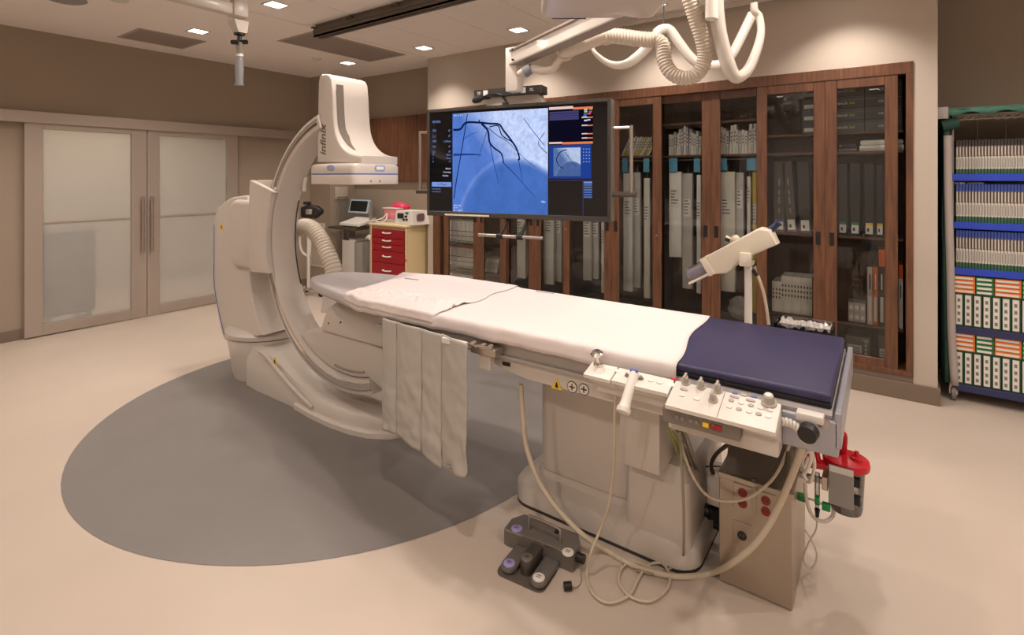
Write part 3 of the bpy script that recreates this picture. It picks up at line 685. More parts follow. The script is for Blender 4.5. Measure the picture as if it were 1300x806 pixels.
ANG = angio('angiogram', (84, 122, 204), (205, 220, 255), (66, 106, 182))
def rect(name, px0, py0, px1, py1, m, parent=scr, dep=.0006):
    (a, z1_), (c, z0_) = mon(px0, py0), mon(px1, py1)
    b = BM(); box(b, a, c, -.006-dep, -.006-dep+.0004, z0_, z1_, M=MM); return ob(name, b, m, parent, smooth=0)
im = rect('image_window', 575.2, 144.5, 696, 273, ANG)
VES = emis('vessel_ink', (16, 34, 84), .8); VES2 = emis('vessel_ink_soft', (38, 66, 140), .9); WT = emis('screen_white', (225, 235, 255), 1.1); SB = emis('screen_blue', (130, 160, 230), .9)
def vessel(pts, w0, w1, m=VES):
    P = spline([(lambda q: (q[0], 0, q[1]))(mon(*p)) for p in pts], 5); b2 = BM(); L_ = []; R_ = []
    for i, p in enumerate(P):
        d = (P[min(i+1, len(P)-1)]-P[max(i-1, 0)]); d.normalize(); n = Vector((-d.z, 0, d.x)); w_ = (w0+(w1-w0)*i/(len(P)-1))*.7
        for lst, s in ((L_, 1), (R_, -1)): lst.append(b2.verts.new(p+n*w_*s+Vector((0, -.0072, 0))))
    for i in range(len(P)-1): b2.faces.new((L_[i], L_[i+1], R_[i+1], R_[i]))
    bm_ = BM(); merge(bm_, b2, MM); ob('vessel', bm_, m, scr, smooth=0)
vessel([(576, 165), (585, 164), (592, 156), (606, 155.5), (622, 157), (634, 158), (640, 166), (648, 176), (656, 188), (660, 201), (658, 203)], .011, .008)
vessel([(612, 157), (620, 166), (622, 180), (628, 188), (637, 195), (640, 207)], .012, .006)
vessel([(622, 161), (633, 160), (638, 172), (650, 180), (656, 187)], .006, .005)
vessel([(594, 145), (591, 165), (586, 195), (580, 230), (577, 252)], .005, .005)
vessel([(620, 163), (614, 182), (608, 200)], .004, .002, VES2); vessel([(622, 180), (627, 205), (632, 225), (633, 232)], .004, .002, VES2)
vessel([(620, 162), (632, 172), (645, 180), (665, 200), (680, 212)], .004, .002, VES2); vessel([(640, 207), (655, 222), (667, 236), (680, 250)], .005, .002, VES2)
vessel([(659, 203), (662, 220), (665, 232)], .004, .002, VES2); vessel([(665, 150), (676, 165), (692, 185)], .003, .003, VES2); vessel([(692, 168), (684, 182), (695, 195)], .003, .003, VES2)
vessel([(590, 176), (600, 170), (608, 168)], .003, .002, VES2); vessel([(609, 152), (609.5, 157)], .006, .006)
vessel([(576, 196.5), (600, 196), (612, 197)], .012, .004, VES2)
def scrtext(s, px, py, size, m=WT, align='LEFT'):
    x_, z_ = mon(px, py); text(scr, s, size, m, MM @ Matrix.Translation((x_, -.0075, z_)) @ Matrix.Rotation(math.pi/2, 4, 'X'), align=align, thick=.0001, name='screen_text')
scrtext('84.03s', 550, 155, .026, SB)
for i, (l_, v_) in enumerate([('[X]', "0°"), ('[_]', "0°"), ('SID', '119cm'), ('(o)', "4°"), ('(-)', "4°"), ('H', '90cm'), ('L', '72cm'), ('R', "0°")]):
    y_ = 166+i*6.7 if i < 5 else 196.5+(i-5)*4.4
    scrtext(l_, 550, y_, .022 if i < 5 else .017, SB); scrtext(v_, 573, y_, .022 if i < 5 else .017, SB, 'RIGHT')
scrtext('Fluoro', 573, 214, .016, WT, 'RIGHT'); scrtext('Coronary', 573, 218.5, .016, WT, 'RIGHT'); scrtext('Cardiac', 570, 223, .016, WT, 'RIGHT')
rect('status_bar', 549, 231, 573.5, 237, SB); x_, z_ = mon(562, 234); text(scr, 'U: Pause', .022, VES, MM @ Matrix.Translation((x_, -.0078, z_)) @ Matrix.Rotation(math.pi/2, 4, 'X'), thick=.0001, name='screen_text')
scrtext('0.0m 00.0 0.0m', 549.5, 239.8, .012, SB); scrtext('0.0m 00.0 0.0m', 549.5, 243.2, .012, SB); rect('slider', 549, 267.5, 573.5, 268.5, SB)
scrtext('HH: 15  R: 7', 577, 147, .014); scrtext('WW: 128', 576.5, 260.6, .014); scrtext('FR: 4.7', 576.5, 263.6, .014); scrtext('IM: 1  Res: 37', 576.5, 266.8, .014); scrtext('15fps', 687, 256, .016)
for q in ((685, 146.2, 694, 154),): rect('orientation_mark', *q, emis('mark_blue', (170, 200, 255), .8))
ORG = emis('screen_orange', (240, 130, 80), .9); PINK = emis('screen_pink', (245, 210, 205), .9); NAVY = emis('screen_navy', (16, 14, 34), .8); DB_ = emis('screen_deep_blue', (34, 66, 150), .9); LINE = emis('screen_line', (80, 76, 130), .7)
rect('waveform_panel', 697.5, 136, 753, 181, NAVY)
def bar(x0, y0, x1, y1, split, a=PINK, c=ORG):
    xm = x0+(x1-x0)*split; ym = y0
    rect('header_bar', x0, y0, xm, y1, a, dep=.001); rect('header_bar', xm, y0, x1, y1, c, dep=.001)
bar(697.5, 136.4, 753, 138, .55); bar(697.5, 180.6, 753, 182.4, .3)
for x0, y, x1 in ((739, 148.4, 753), (739, 158.6, 753), (739, 169.2, 753), (739, 174.6, 753)): bar(x0, y, x1, y+1.2, .5)
for y in (142.5, 145.6, 148.4, 151): rect('trace', 698, y, 735, y+.5, LINE, dep=.001)
for i, (x_, y_, c) in enumerate([(742, 138.6, (200, 220, 220)), (748.5, 138, (60, 200, 120)), (742, 141, (190, 220, 60)), (748, 141.2, (200, 60, 220)), (741.5, 144, (80, 120, 220)), (746.5, 143.6, (230, 110, 60)), (741, 146.6, (60, 150, 210)), (742, 152.2, (220, 230, 250)), (746, 151.4, (190, 210, 250))]):
    rect('reading', x_, y_, x_+4, y_+1.6, emis('reading_%d' % i, c, .9), dep=.001)
rect('reference_window', 697.5, 184.5, 751, 226.5, DB_)
rect('reference_image', 703, 188, 737.5, 223.5, angio('reference_angiogram', (86, 112, 165), (190, 205, 235), (70, 95, 150)), dep=.001)
vessel([(720, 190), (712, 193), (707, 202), (710, 210), (716, 214)], .005, .003); vessel([(718, 193), (724, 202), (732, 212)], .003, .002, VES2)
for i in range(5):
    for j in range(3): rect('icon', 740.5+j*3.6, 188.5+i*4, 742+j*3.6, 190+i*4, SB, dep=.001)
rect('window_edge', 697.5, 228.6, 752, 229.4, LINE); rect('window_edge', 740.2, 229, 741, 276, LINE)
for i in range(7): rect('menu_item', 741.5, 230.5+i*3.1, 752, 232.6+i*3.1, SB if i == 0 else emis('menu_blue', (90, 122, 190), .8))
b = BM(); x0 = mon(566, 274)[0]; x1 = mon(622, 274)[0]; box(b, x0, x1, -.016, -.011, .006, .018, .001, 1, M=MM); ob('front_strip', b, CREAM, mo, smooth=0)
# grab handles: side loops and lower bar
HAND = mat('handle_steel', (178, 168, 158), .3, metal=.8)
def loop(name, xs, x_out, pa, pb):
    za, zb2 = pa, pb; b = BM(); y_ = .03
    tube(b, [(xs, y_, za), (x_out, y_, za)], .010, 8, 1, M=MM); cyl(b, (x_out, y_, za+.012), (x_out, y_, zb2-.012), .012, seg=12, M=MM)
    h = ob(name, b, HAND, mo)
    b = BM(); cyl(b, (xs, y_, zb2), (x_out+(.03 if x_out > xs else -.03), y_, zb2), .017, seg=12, M=MM); ob('handle_grip', b, DKMETAL, h)
loop('grab_handle', 0.0, mon(530.5, 169)[0], mon(530.5, 168)[1], mon(530.5, 243)[1])
loop('grab_handle', MW, mon(800, 162)[0], mon(800, 161)[1], mon(800, 247)[1])
xa, za = mon(612, 297.5); xb, zb_ = mon(693, 301)
b = BM(); zz = (za+zb_)/2; cyl(b, (xa, -.05, zz), (xb, -.05, zz), .012, seg=12, M=MM); lh = ob('lower_handle', b, HAND, mo)
for px in (639, 664):
    xk = mon(px, 299)[0]; b = BM(); cyl(b, (xk-.02, -.05, zz), (xk+.02, -.05, zz), .019, seg=14, M=MM); ob('clamp', b, BLACK, lh)
    b = BM(); box(b, xk+.0, xk+.05, -.005, .045, -.004, .02, M=MM); tube(b, [(xk+.03, .03, .01), (xk, -.05, zz)], .012, 8, 1, M=MM); ob('strut', b, BLACK, lh)
# top bracket, intercom bar, microphone
def mp(x, y, z): return MM @ Vector((x, y, z))
xa, xb = mon(602, 120)[0], mon(688, 115)[0]
b = BM(); prism(b, [(mon(612, 130)[0], MH-.01), (mon(692, 128)[0]-.02, MH-.01), (mon(680, 118)[0], MH+.075), (mon(622, 121)[0], MH+.075)], 'y', .03, .12, .004, 2, M=MM); ob('mount_bracket', b, SHELL, mo)
b = BM(); zt_ = mon(640, 116.5)[1]; box(b, xa, xb, -.005, .10, zt_-.028, zt_+.028, .004, 1, M=MM); ib = ob('intercom_bar', b, DARK, mo, smooth=0)
for px, s in ((608.5, 'TF'), (672.5, 'XL')):
    x_, z_ = mon(px+(0 if s == 'TF' else 1), 117); z_ = zt_
    text(ib, s, .026, INKW, MM @ Matrix.Translation((x_+(0 if s == 'TF' else .01), -.0058, z_)) @ Matrix.Rotation(math.pi/2, 4, 'X'), bold=True)
    x2 = x_+(.052 if s == 'TF' else -.05); b = BM(); box(b, x2-.017, x2+.017, -.0075, -.004, z_-.018, z_+.018, M=MM); ob('button', b, PKG[0], ib, smooth=0)
mic = thing('microphone', 'black foam-covered microphone clipped on top of the monitor', 'microphone', mp(mon(635, 130)[0], .0, MH))
xm, zm_ = mon(609.5, 126.5)
b = BM(); M2 = MM @ Matrix.Translation((xm, -.03, zm_)) @ Matrix.Rotation(math.radians(-18), 4, 'Y'); ball(b, (0, 0, 0), 1, M=M2, sc=(.048, .026, .026)); ob('foam_head', b, RUBBER, mic)
b = BM(); tube(b, [mp(xm+.04, -.03, zm_+.012), mp(xm+.10, -.02, zm_+.03), mp(xm+.16, 0, zm_+.02), mp(xm+.19, .02, zm_-.02), mp(xm+.185, .03, MH-.005)], .007, 8); ob('gooseneck', b, BLACK, mic)
b = BM(); box(b, xm+.165, xm+.205, .01, .05, MH-.001, MH+.02, .004, M=MM); ob('clip', b, DARK, mic)
# suspension: post, beam, carriage
CP = at(653, 80, d=3.36); CP.z = 0
zc1 = at(653, 61, d=3.36).z
bo = thing('monitor_boom', 'white monitor boom with a slanting channel beam and ceiling carriage', 'boom', (CP.x, CP.y, MZ1))
b = BM(); zc0 = MM.translation.z+MH+.06; box(b, CP.x-.045, CP.x+.045, CP.y-.04, CP.y+.04, zc0, zc1, .008, 2); post = ob('post', b, SHELL, bo)
for px, py in ((651, 76), (655, 75.5), (651, 63)):
    q = at(px, py, d=3.30); b = BM(); cyl(b, (q.x, q.y+.02, q.z), (q.x+.004, q.y-.012, q.z), .006, seg=8); ob('bolt', b, BLACK, post)
DV = Vector((-330*CA*1.0-F*SA, -330*SA+F*CA, 0)).normalized()*-1      # beam runs towards the viewer and to the right, level
BL = 1.16; BD = DV; BN = Vector((-BD.y, BD.x, 0))
Bm = Matrix(((BD.x, BN.x, 0, CP.x), (BD.y, BN.y, 0, CP.y), (0, 0, 1, zc1-.15), (0, 0, 0, 1)))
b = BM(); box(b, -.02, BL, -.03, .03, .045, .128, .004, 1, M=Bm); ob('beam', b, SHELL, bo)
for z_ in (.032, .120):
    b = BM(); box(b, -.02, BL, -.042, .042, z_, z_+.014, .003, 1, M=Bm); ob('beam_flange', b, mat('flange_grey', (150, 138, 126), .5), bo)
# carriage box under the ceiling
c0, c1 = at(687, 25, d=2.36), at(830, 25, d=2.36); cz = c0.z
cc = (c0+c1)/2; rt = Vector((CA, SA, 0)); fw = Vector((-SA, CA, 0))
Cm = Matrix(((1, 0, 0, cc.x), (0, 1, 0, cc.y), (0, 0, 1, cz), (0, 0, 0, 1))) @ Matrix.Rotation(math.atan2(SA, CA), 4, 'Z')
hw = (c1-c0).length/2
b = BM(); box(b, -hw, hw, -.55, .0, 0, .2, .03, 4, M=Cm); ob('carriage_cover', b, SHELL, bo)
b = BM(); box(b, -hw*.35, hw*.35, -.42, -.16, .19, CEIL-cz, M=Cm); ob('ceiling_pillar', b, SHELL, bo)
b = BM(); box(b, -hw*.8, -hw*.2, -.03, .006, .004, .012, .002, M=Cm); ob('underside_slot', b, DARK, bo)
# ceiling rails: dark track on the left half
q = at(398, 47, z=2.94); ry0 = q.y
tr_ = thing('ceiling_rail', 'dark grey ceiling rail with open end above the imaging arm', 'rail', (q.x+1.6, ry0+.04, 2.94))
RAILM = mat('rail_grey', (108, 98, 88), .45, metal=.4)
b = BM(); xe = q.x+3.3
for z0_, z1_, ya, yb in ((2.94, 2.955, 0, .035), (2.94, 2.955, .055, .09), (2.94, 3.02, 0, .01), (2.94, 3.02, .08, .09), (3.01, CEIL, .02, .07), (2.985, 2.995, -.012, .0)): box(b, q.x, xe, ry0+ya, ry0+yb, z0_, z1_)
ob('track', b, RAILM, tr_, smooth=0)
b = BM(); box(b, q.x-.012, q.x+.02, ry0-.02, ry0+.11, 3.02, 3.035); ob('end_plate', b, RAILM, tr_, smooth=0)
for x_ in (q.x+.5, q.x+1.1, q.x+1.9): b = BM(); box(b, x_, x_+.08, ry0-.012, ry0+.102, 3.02, 3.04, .002); ob('bracket', b, DKMETAL, tr_, smooth=0)
# ceiling rail along the cabinet wall
cr = thing('ceiling_rail', 'pale slim ceiling rail along the top of the cabinet wall', 'rail', (-.4, 4.6, 2.98))
b = BM(); p_ = at(760, 42, y=4.60); box(b, -2.2, 1.6, 4.585, 4.625, CEIL-.05, CEIL, .003); ob('track', b, SHELL, cr, smooth=0)
b = BM(); box(b, -2.2, 1.6, 4.57, 4.64, CEIL-.012, CEIL-.001, .002); ob('flange', b, SHELL2, cr, smooth=0)
# arm at the upper left with its hanging handle
AE = at(302, 15, d=3.6)
ar = thing('support_arm', 'pale ceiling-mounted support arm with a black swivel joint', 'arm', (AE.x, AE.y, AE.z-.1))
b = BM(); box(b, AE.x-.035, AE.x+.035, AE.y-1.35, AE.y+.02, AE.z-.035, AE.z+.045, .012, 3); ob('arm_beam', b, SHELL, ar)
b = BM(); box(b, AE.x-.05, AE.x+.05, AE.y-.05, AE.y+.05, AE.z-.04, AE.z+.06, .01, 2); cyl(b, (AE.x, AE.y, AE.z+.05), (AE.x, AE.y, CEIL), .048, seg=20); ob('ceiling_post', b, SHELL, ar)
zt_, zb_ = at(302, 27, d=3.6).z, at(302, 42, d=3.6).z
b = BM(); loft(b, [[(AE.x-.05, AE.y-.05, zt_), (AE.x+.05, AE.y-.05, zt_), (AE.x+.05, AE.y+.05, zt_), (AE.x-.05, AE.y+.05, zt_)], [(AE.x-.03, AE.y-.015, zb_), (AE.x+.04, AE.y-.015, zb_), (AE.x+.04, AE.y+.045, zb_), (AE.x-.03, AE.y+.045, zb_)]]); ob('gusset', b, SHELL, ar, smooth=0)
b = BM(); cyl(b, (AE.x, AE.y+.01, zb_), (AE.x, AE.y+.01, zb_-.012), .035, seg=16); zj = at(302, 54, d=3.6).z; cyl(b, (AE.x, AE.y+.01, zb_), (AE.x, AE.y+.01, zj), .016, seg=10)
cyl(b, (AE.x-.045, AE.y-.02, zj+.005), (AE.x+.045, AE.y+.04, zj+.005), .016, seg=12); ob('swivel', b, BLACK, ar)
b = BM(); zk = at(302, 68, d=3.6).z; loft(b, [[(AE.x-.03, AE.y, zj), (AE.x+.03, AE.y, zj), (AE.x+.03, AE.y+.03, zj), (AE.x-.03, AE.y+.03, zj)], [(AE.x-.02, AE.y, zk), (AE.x+.02, AE.y, zk), (AE.x+.02, AE.y+.03, zk), (AE.x-.02, AE.y+.03, zk)]]); ob('fork', b, STEEL, ar, smooth=0)
hz = at(300, 108, d=3.6).z
ha = thing('lamp_handle', 'grey sleeved handle hanging from the ceiling arm', 'handle', (AE.x, AE.y+.01, hz))
b = BM(); cyl(b, (AE.x, AE.y+.012, zk-.001), (AE.x, AE.y+.012, zk-.02), .024, seg=16); ob('collar', b, WHITEP, ha)
b = BM(); lathe(b, [(0, 0), (.031, 0), (.031, .008), (.024, .01), (.027, .12), (.022, zk-.02-hz), (0, zk-.02-hz)], (AE.x-.004, AE.y+.012, hz), 16); ob('sleeve', b, mat('grey_sleeve', (140, 140, 142), .35), ha)
# hoses and cables above the cabinets
HOSE = mat('hose_ivory', (206, 194, 178), .5); HOSEC = clear('hose_film', (214, 206, 196), .2, .18)
def hose(name, lb, pts, r, m=HOSE, ribbed=False, cat='hose', step=.008, smooth=8):
    b = BM(); P = [at(px, py, d=d) for px, py, d in pts]
    if ribbed: tube(b, P, r, 14, 10, rib=.06, rstep=step)
    else: tube(b, P, r, 12, smooth)
    return tag(ob(name, b, m, smooth=60 if not ribbed else 25), lb, cat, 'cable hoses at the boom')
h1 = hose('cable_hose', 'smooth ivory hose leaving the monitor post and strapped to the beam', [(660, 94, 3.25), (668, 89, 3.2), (676, 87.5, 3.15), (690, 90, 3.1), (703, 87, 3.05), (709, 77, 3.0), (716, 67, 2.95), (726, 62.5, 2.9), (742, 56, 2.85), (758, 49, 2.8), (772, 45, 2.78)], lambda t: .024+.016*min(1, max(0, (t-.5)*6)))
h2 = hose('cable_hose', 'ribbed ivory hose running level past the strap to the right', [(770, 45.5, 2.78), (785, 46, 2.76), (800, 48, 2.74), (815, 50, 2.72), (832, 51, 2.70)], .040, ribbed=True)
h3 = hose('cable_hose', 'large ribbed hose sagging in a U in front of the wooden top rail', [(832, 50, 2.70), (841, 57, 2.68), (843, 75, 2.66), (850, 90, 2.64), (862, 98, 2.62), (878, 98, 2.6), (890, 88, 2.58), (895, 70, 2.56), (892, 50, 2.54), (884, 25, 2.52), (876, 0, 2.5), (871, -14, 2.5)], .036, ribbed=True)
h4 = hose('cable_hose', 'smooth white hose hanging in a shallow arc below the ribbed hose', [(752, 60, 2.9), (756, 68, 2.9), (770, 79, 2.9), (785, 83, 2.88), (800, 79, 2.86), (815, 67, 2.84), (824, 57, 2.82), (836, 42, 2.8)], lambda t: .008+.02*min(1, t*1.6), m=WHITE)
h5 = hose('cable_hose', 'pale hose slanting down behind the U-shaped ribbed hose', [(832, 43, 2.95), (840, 37, 2.95), (850, 38, 2.95), (862, 54, 2.95), (874, 70, 2.95), (886, 80, 2.95), (902, 83, 2.95), (918, 80, 2.95), (930, 68, 2.95), (942, 45, 2.95), (955, 18, 2.95)], .027, m=WHITE)
h6 = hose('cable_hose', 'broad film-covered hose dropping in a V at the right', [(910, -12, 2.5), (910, 14, 2.5), (914, 45, 2.5), (922, 75, 2.5), (930, 94, 2.5), (938, 98, 2.5), (950, 88, 2.52), (960, 66, 2.54), (966, 42, 2.56), (964, 22, 2.58), (958, 14, 2.58), (957, 4, 2.58)], lambda t: .034-.016*min(1, max(0, (t-.3)*2.2)), m=mat('film_white', (214, 206, 194), .3, alpha=.8))
h7 = hose('cable_cover', 'short rounded white sleeve hanging at the top edge', [(903, -20, 2.45), (903, 0, 2.45), (903.5, 20, 2.45), (903, 26, 2.45)], lambda t: .030 if t < .9 else .012, m=WHITE, cat='sleeve')
for px, py, d, lb in ((770, 44, 2.78, 'thin ivory strap around the hose in the middle of the beam'), (718, 64, 2.95, 'thick ivory strap around the hose near the post')):
    p = at(px, py, d=d); b = BM(); a_ = 10
    tube(b, [p+Vector((0, 0, .09)), p+rt*.035+Vector((0, 0, .045)), p+rt*.045+Vector((0, 0, 0)), p+rt*.02+Vector((0, 0, -.045)), p-rt*.025+Vector((0, 0, -.045)), p-rt*.045+Vector((0, 0, .01)), p-rt*.03+Vector((0, 0, .05))], .006 if px == 770 else .011, 8, 5, closed=True); tag(ob('hose_strap', b, HOSE), lb, 'strap')
b = BM(); p = at(666, 92, d=3.17); q_ = at(675, 86, d=3.15); cyl(b, p-Vector((0, 0, .0)), q_, .034, .03, seg=18); tag(ob('hose_coupling', b, mat('coupling_grey', (112, 118, 124), .5)), 'grey threaded coupling at the monitor post', 'coupling')
for px, d, lb in ((957, 2.58, 'short dark hook holding the film-covered hose'), (843, 2.95, 'small dark hook holding the slanting white hose')):
    y0_, y1_ = (13, -14) if px == 957 else (38, 12)
    b = BM(); tube(b, [at(px, y0_, d=d), at(px+1, y0_-4, d=d), at(px-1, y0_-9, d=d), at(px, y1_, d=d), Vector((at(px, y1_, d=d).x, at(px, y1_, d=d).y, CEIL))], .004, 6); tag(ob('cable_hook', b, DARK), lb, 'hook')
# ================================================================== floor-mounted C-arm
ICX, ICZ = -2.785, 1.145; RO, RI = .905, .812; YA0, YA1 = 2.08, 2.27
ca = thing('c_arm', 'large beige floor-mounted C-shaped x-ray arm at the table head', 'x-ray machine', (-3.7, 2.3, 0))
GREYS = mat('shell_grey_trim', (150, 142, 134), .45); BLUEL = mat('blue_line', (92, 108, 170), .4)
# base foot: long low wedge with a rounded right end
def base_ring(x, hw_, h, yc=2.44):
    e = .03
    return [(x, yc-hw_, 0), (x, yc-hw_, h*.55), (x, yc-hw_+e, h-.012), (x, yc-hw_+e*2.2, h), (x, yc+hw_-e*2, h), (x, yc+hw_, h*.6), (x, yc+hw_, 0)]
rings = []
for x, hw_, h in [(-3.98, .345, .30), (-3.80, .36, .298), (-3.66, .36, .285), (-3.50, .36, .235), (-3.34, .362, .18), (-3.2, .366, .145), (-3.05, .37, .13), (-2.88, .372, .126), (-2.72, .36, .124), (-2.58, .33, .122), (-2.47, .27, .118), (-2.40, .19, .112), (-2.37, .10, .105)]:
    rings.append(base_ring(x, hw_, h))
b = BM(); loft(b, rings); ob('base_foot', b, SHELL, ca, smooth=40)
rings = []
for x, hw_ in [(-3.30, .375), (-3.1, .395), (-2.88, .40), (-2.70, .385), (-2.56, .35), (-2.44, .28), (-2.365, .19), (-2.335, .09)]:
    rings.append([(x, 2.44-hw_, 0), (x, 2.44-hw_, .032), (x, 2.44-hw_+.012, .044), (x, 2.44+hw_-.012, .044), (x, 2.44+hw_, .032), (x, 2.44+hw_, 0)])
b = BM(); loft(b, rings); ob('base_skirt', b, SHELL2, ca, smooth=40)
# ridge moulding on the near side of the wedge
b = BM(); R_ = [at(330, 446, y=2.078), at(338, 452, y=2.072), at(352, 469, y=2.070), at(368, 488, y=2.068), at(385, 506, y=2.066), at(397, 517, y=2.066)]
tube(b, R_, .014, 8, 5); ob('ridge', b, SHELL, ca)
# turntable drum under the column
DC = (-4.13, 2.38)
b = BM(); lathe(b, [(0, 0), (.275, 0), (.285, .05), (.305, .2), (.325, .31), (.32, .325), (0, .325)], (DC[0], DC[1], 0), 48); ob('turntable', b, SHELL, ca, smooth=40)
b = BM(); lathe(b, [(0, .327), (.31, .327), (.335, .335), (.34, .365), (.32, .39), (.27, .405), (0, .405)], (DC[0], DC[1], 0), 48); ob('turntable_cap', b, SHELL, ca, smooth=40)
# column: side profile in x,z (seen from the near side), back edge straight, front edge hollow
yc0 = 2.12
def P5(px, py, y=yc0): q = at(px, py, y=y); return (q.x, q.z)
back = [P5(290, 434), P5(283, 428), P5(276, 400), P5(271.5, 360), P5(269.5, 320), P5(270.5, 292), P5(272.5, 273.5), P5(278, 262), P5(291, 252), P5(303, 249)]
front = [P5(313, 248), (-3.99, 1.40), (-3.985, 1.32), (-3.98, 1.1), (-3.99, .95), (-3.98, .8), (-3.93, .62), (-3.86, .48), (-3.80, .405)]
prof = [(p.x, p.z) for p in spline([(a, 0, c) for a, c in back], 4)]+[(p.x, p.z) for p in spline([(a, 0, c) for a, c in front], 4)]
b = BM(); prism(b, prof, 'y', yc0, 2.42, .03, 3); ob('column', b, SHELL, ca, smooth=50)
b = BM(); tube(b, [(P5(270.5+1.5, y_)[0], yc0-.001, P5(270, y_)[1]) for y_ in (285, 300, 330, 360)] + [(P5(278+1, 400)[0], yc0-.001, P5(278, 400)[1]), (P5(285, 425)[0], yc0-.001, P5(285, 425)[1])], .0035, 6); ob('blue_line', b, BLUEL, ca)
# carriage: rounded block on the column front, then the guide that hugs the C
c0 = at(291, 253, y=2.09); c1 = at(322, 345, y=2.09)
b = BM(); prism(b, rrect(c0.x, -3.72, c1.z+.01, c0.z, .09, 6), 'y', 2.085, 2.38, .035, 3); ob('carriage', b, SHELL, ca, smooth=50)
g0, g1 = at(312, 228, y=2.0), at(345, 352, y=2.0)
zg0, zg1 = g1.z+.01, at(345, 229, y=2.03).z
def on(R, z): return ICX-math.sqrt(max(R*R-(z-ICZ)**2, 0))
zz = [zg0+(zg1-zg0)*i/14 for i in range(15)]
outl = [(on(RI+.004, z)-.002, z) for z in zz]
xg = at(313, 290, y=2.02).x
prof = [(xg+.03, zg0-.012), (xg+.0, zg0+.02), (xg+.005, .98), (xg-.0, 1.2), (xg+.01, zg1-.06), (xg+.02, zg1-.0)]
b = BM(); prism(b, [(p[0], min(p[1], zg1-.085+.0*i)) for i, p in enumerate(outl)]+prof[::-1], 'y', 2.035, 2.078, .01, 2); ob('arc_guide', b, SHELL, ca, smooth=40)
b = BM(); prism(b, [(on(RO+.006, z), z) for z in zz]+prof[::-1], 'y', 2.078, 2.255, .012, 2); ob('arc_guide_body', b, SHELL, ca, smooth=40)
# the C itself
def arc_prof(R0, R1, a0, a1, n=64):
    A = [math.radians(a0+(a1-a0)*i/n) for i in range(n+1)]
    return [(ICX+math.cos(t)*R1, ICZ+math.sin(t)*R1) for t in A]+[(ICX+math.cos(t)*R0, ICZ+math.sin(t)*R0) for t in A[::-1]]
A0, A1 = 107, 288
b = BM(); prism(b, arc_prof(RI, RO, A0, A1, 90), 'y', YA0, YA1, .008, 2); arc = ob('c_arc', b, SHELL, ca, smooth=35)
b = BM(); prism(b, arc_prof(RI+.022, RI+.048, A0+1, A1, 90), 'y', YA0-.006, YA0+.004, .002, 1); ob('guide_rail', b, CHROME, arc, smooth=35)
b = BM(); prism(b, arc_prof(RI+.058, RI+.070, A0+1, A1, 90), 'y', YA0-.004, YA0+.004, .001, 1); ob('guide_groove', b, GREYS, arc, smooth=35)
b = BM(); prism(b, arc_prof(RI-.004, RI+.004, 160, 205, 30), 'y', YA1-.012, YA1-.004); ob('seal_strip', b, DARK, arc)
e_ = Vector((on(RI-.012, 1.54), YA1-.008, 1.54)); b = BM(); tube(b, [e_+Vector((0, 0, -.05)), e_+Vector((.002, 0, 0)), e_+Vector((.02, 0, .055))], .014, 10); ob('seal_cap', b, WHITE, arc)
# detector column: curved fin with the lettering, then the flat panel housing
dx0, dx1, dy0, dy1 = -3.075, -2.605, 2.03, 2.405
zd0, zd1, zd2 = 1.55, 1.615, 1.682
ztop = at(420, 93, y=2.1).z
finy0, finy1 = 2.10, 2.40
pf = lambda px, py: (lambda q: (q.x, q.z))(at(px, py, y=finy0))
left = [pf(402.5, 206), pf(403, 150), pf(404, 105), pf(405.5, 97)]
topc = [pf(408, 94), pf(414, 93.5), pf(418, 95.5), pf(420.5, 101)]
rightc = [pf(422, 120), pf(423, 145), pf(425, 165), pf(430, 180), pf(438, 190), pf(448, 195.5), pf(459, 197.5)]
prof = left+topc+[(p.x, p.z) for p in spline([(a, 0, c) for a, c in rightc], 4)]+[(pf(459, 197.5)[0], zd2-.004)]
b = BM(); prism(b, prof, 'y', finy0, finy1, .012, 3); fin = ob('detector_fin', b, SHELL, ca, smooth=40)
# long recess on the fin's +x face
rc = [pf(421.4, 106), rightc[0], rightc[1], rightc[2], rightc[3], rightc[4]]
P_ = spline([(a, 0, c) for a, c in rc], 5); b2 = BM(); L_ = []; R2_ = []
for i, p in enumerate(P_):
    w_ = .029 if i < 17 else .029*(1-(i-17)/(len(P_)-17))+.002
    sh_ = .030+.0*i+.045*max(0, (i-14)/(len(P_)-14)); L_.append((p.x+.0045, finy0+sh_, p.z)); R2_.append((p.x+.0045, finy0+sh_+w_*1.9, p.z))
for i in range(len(P_)-1):
    A, B_, C_, D_ = (b2.verts.new(v) for v in (L_[i], L_[i+1], R2_[i+1], R2_[i])); b2.faces.new((A, B_, C_, D_))
bmesh.ops.remove_doubles(b2, verts=b2.verts, dist=1e-5); b = BM(); merge(b, b2); ob('recess_panel', b, mat('recess_taupe', (118, 108, 98), .5), fin)
lx, lz = pf(410.5, 178)
text(fin, 'infinix', .084, mat('logo_grey', (96, 88, 84), .5), Matrix.Translation((lx, finy0-.0008, lz)) @ Matrix.Rotation(math.pi/2, 4, 'X') @ Matrix.Rotation(math.radians(90), 4, 'Z'), bold=True, shear=.25)
b = BM(); b_ = rrect(dx0+.004, dx1-.004, dy0+.004, dy1-.004, .045, 5)
loft(b, [[(x, y, zd1+.004) for x, y in rrect(dx0, dx1, dy0, dy1, .045, 5)], [(x, y, zd2-.02) for x, y in rrect(dx0, dx1, dy0, dy1, .045, 5)], [(x, y, zd2-.006) for x, y in rrect(dx0+.008, dx1-.008, dy0+.008, dy1-.008, .045, 5)], [(x, y, zd2) for x, y in rrect(dx0+.03, dx1-.03, dy0+.03, dy1-.03, .04, 5)]]); ob('detector_cover', b, SHELL, ca, smooth=40)
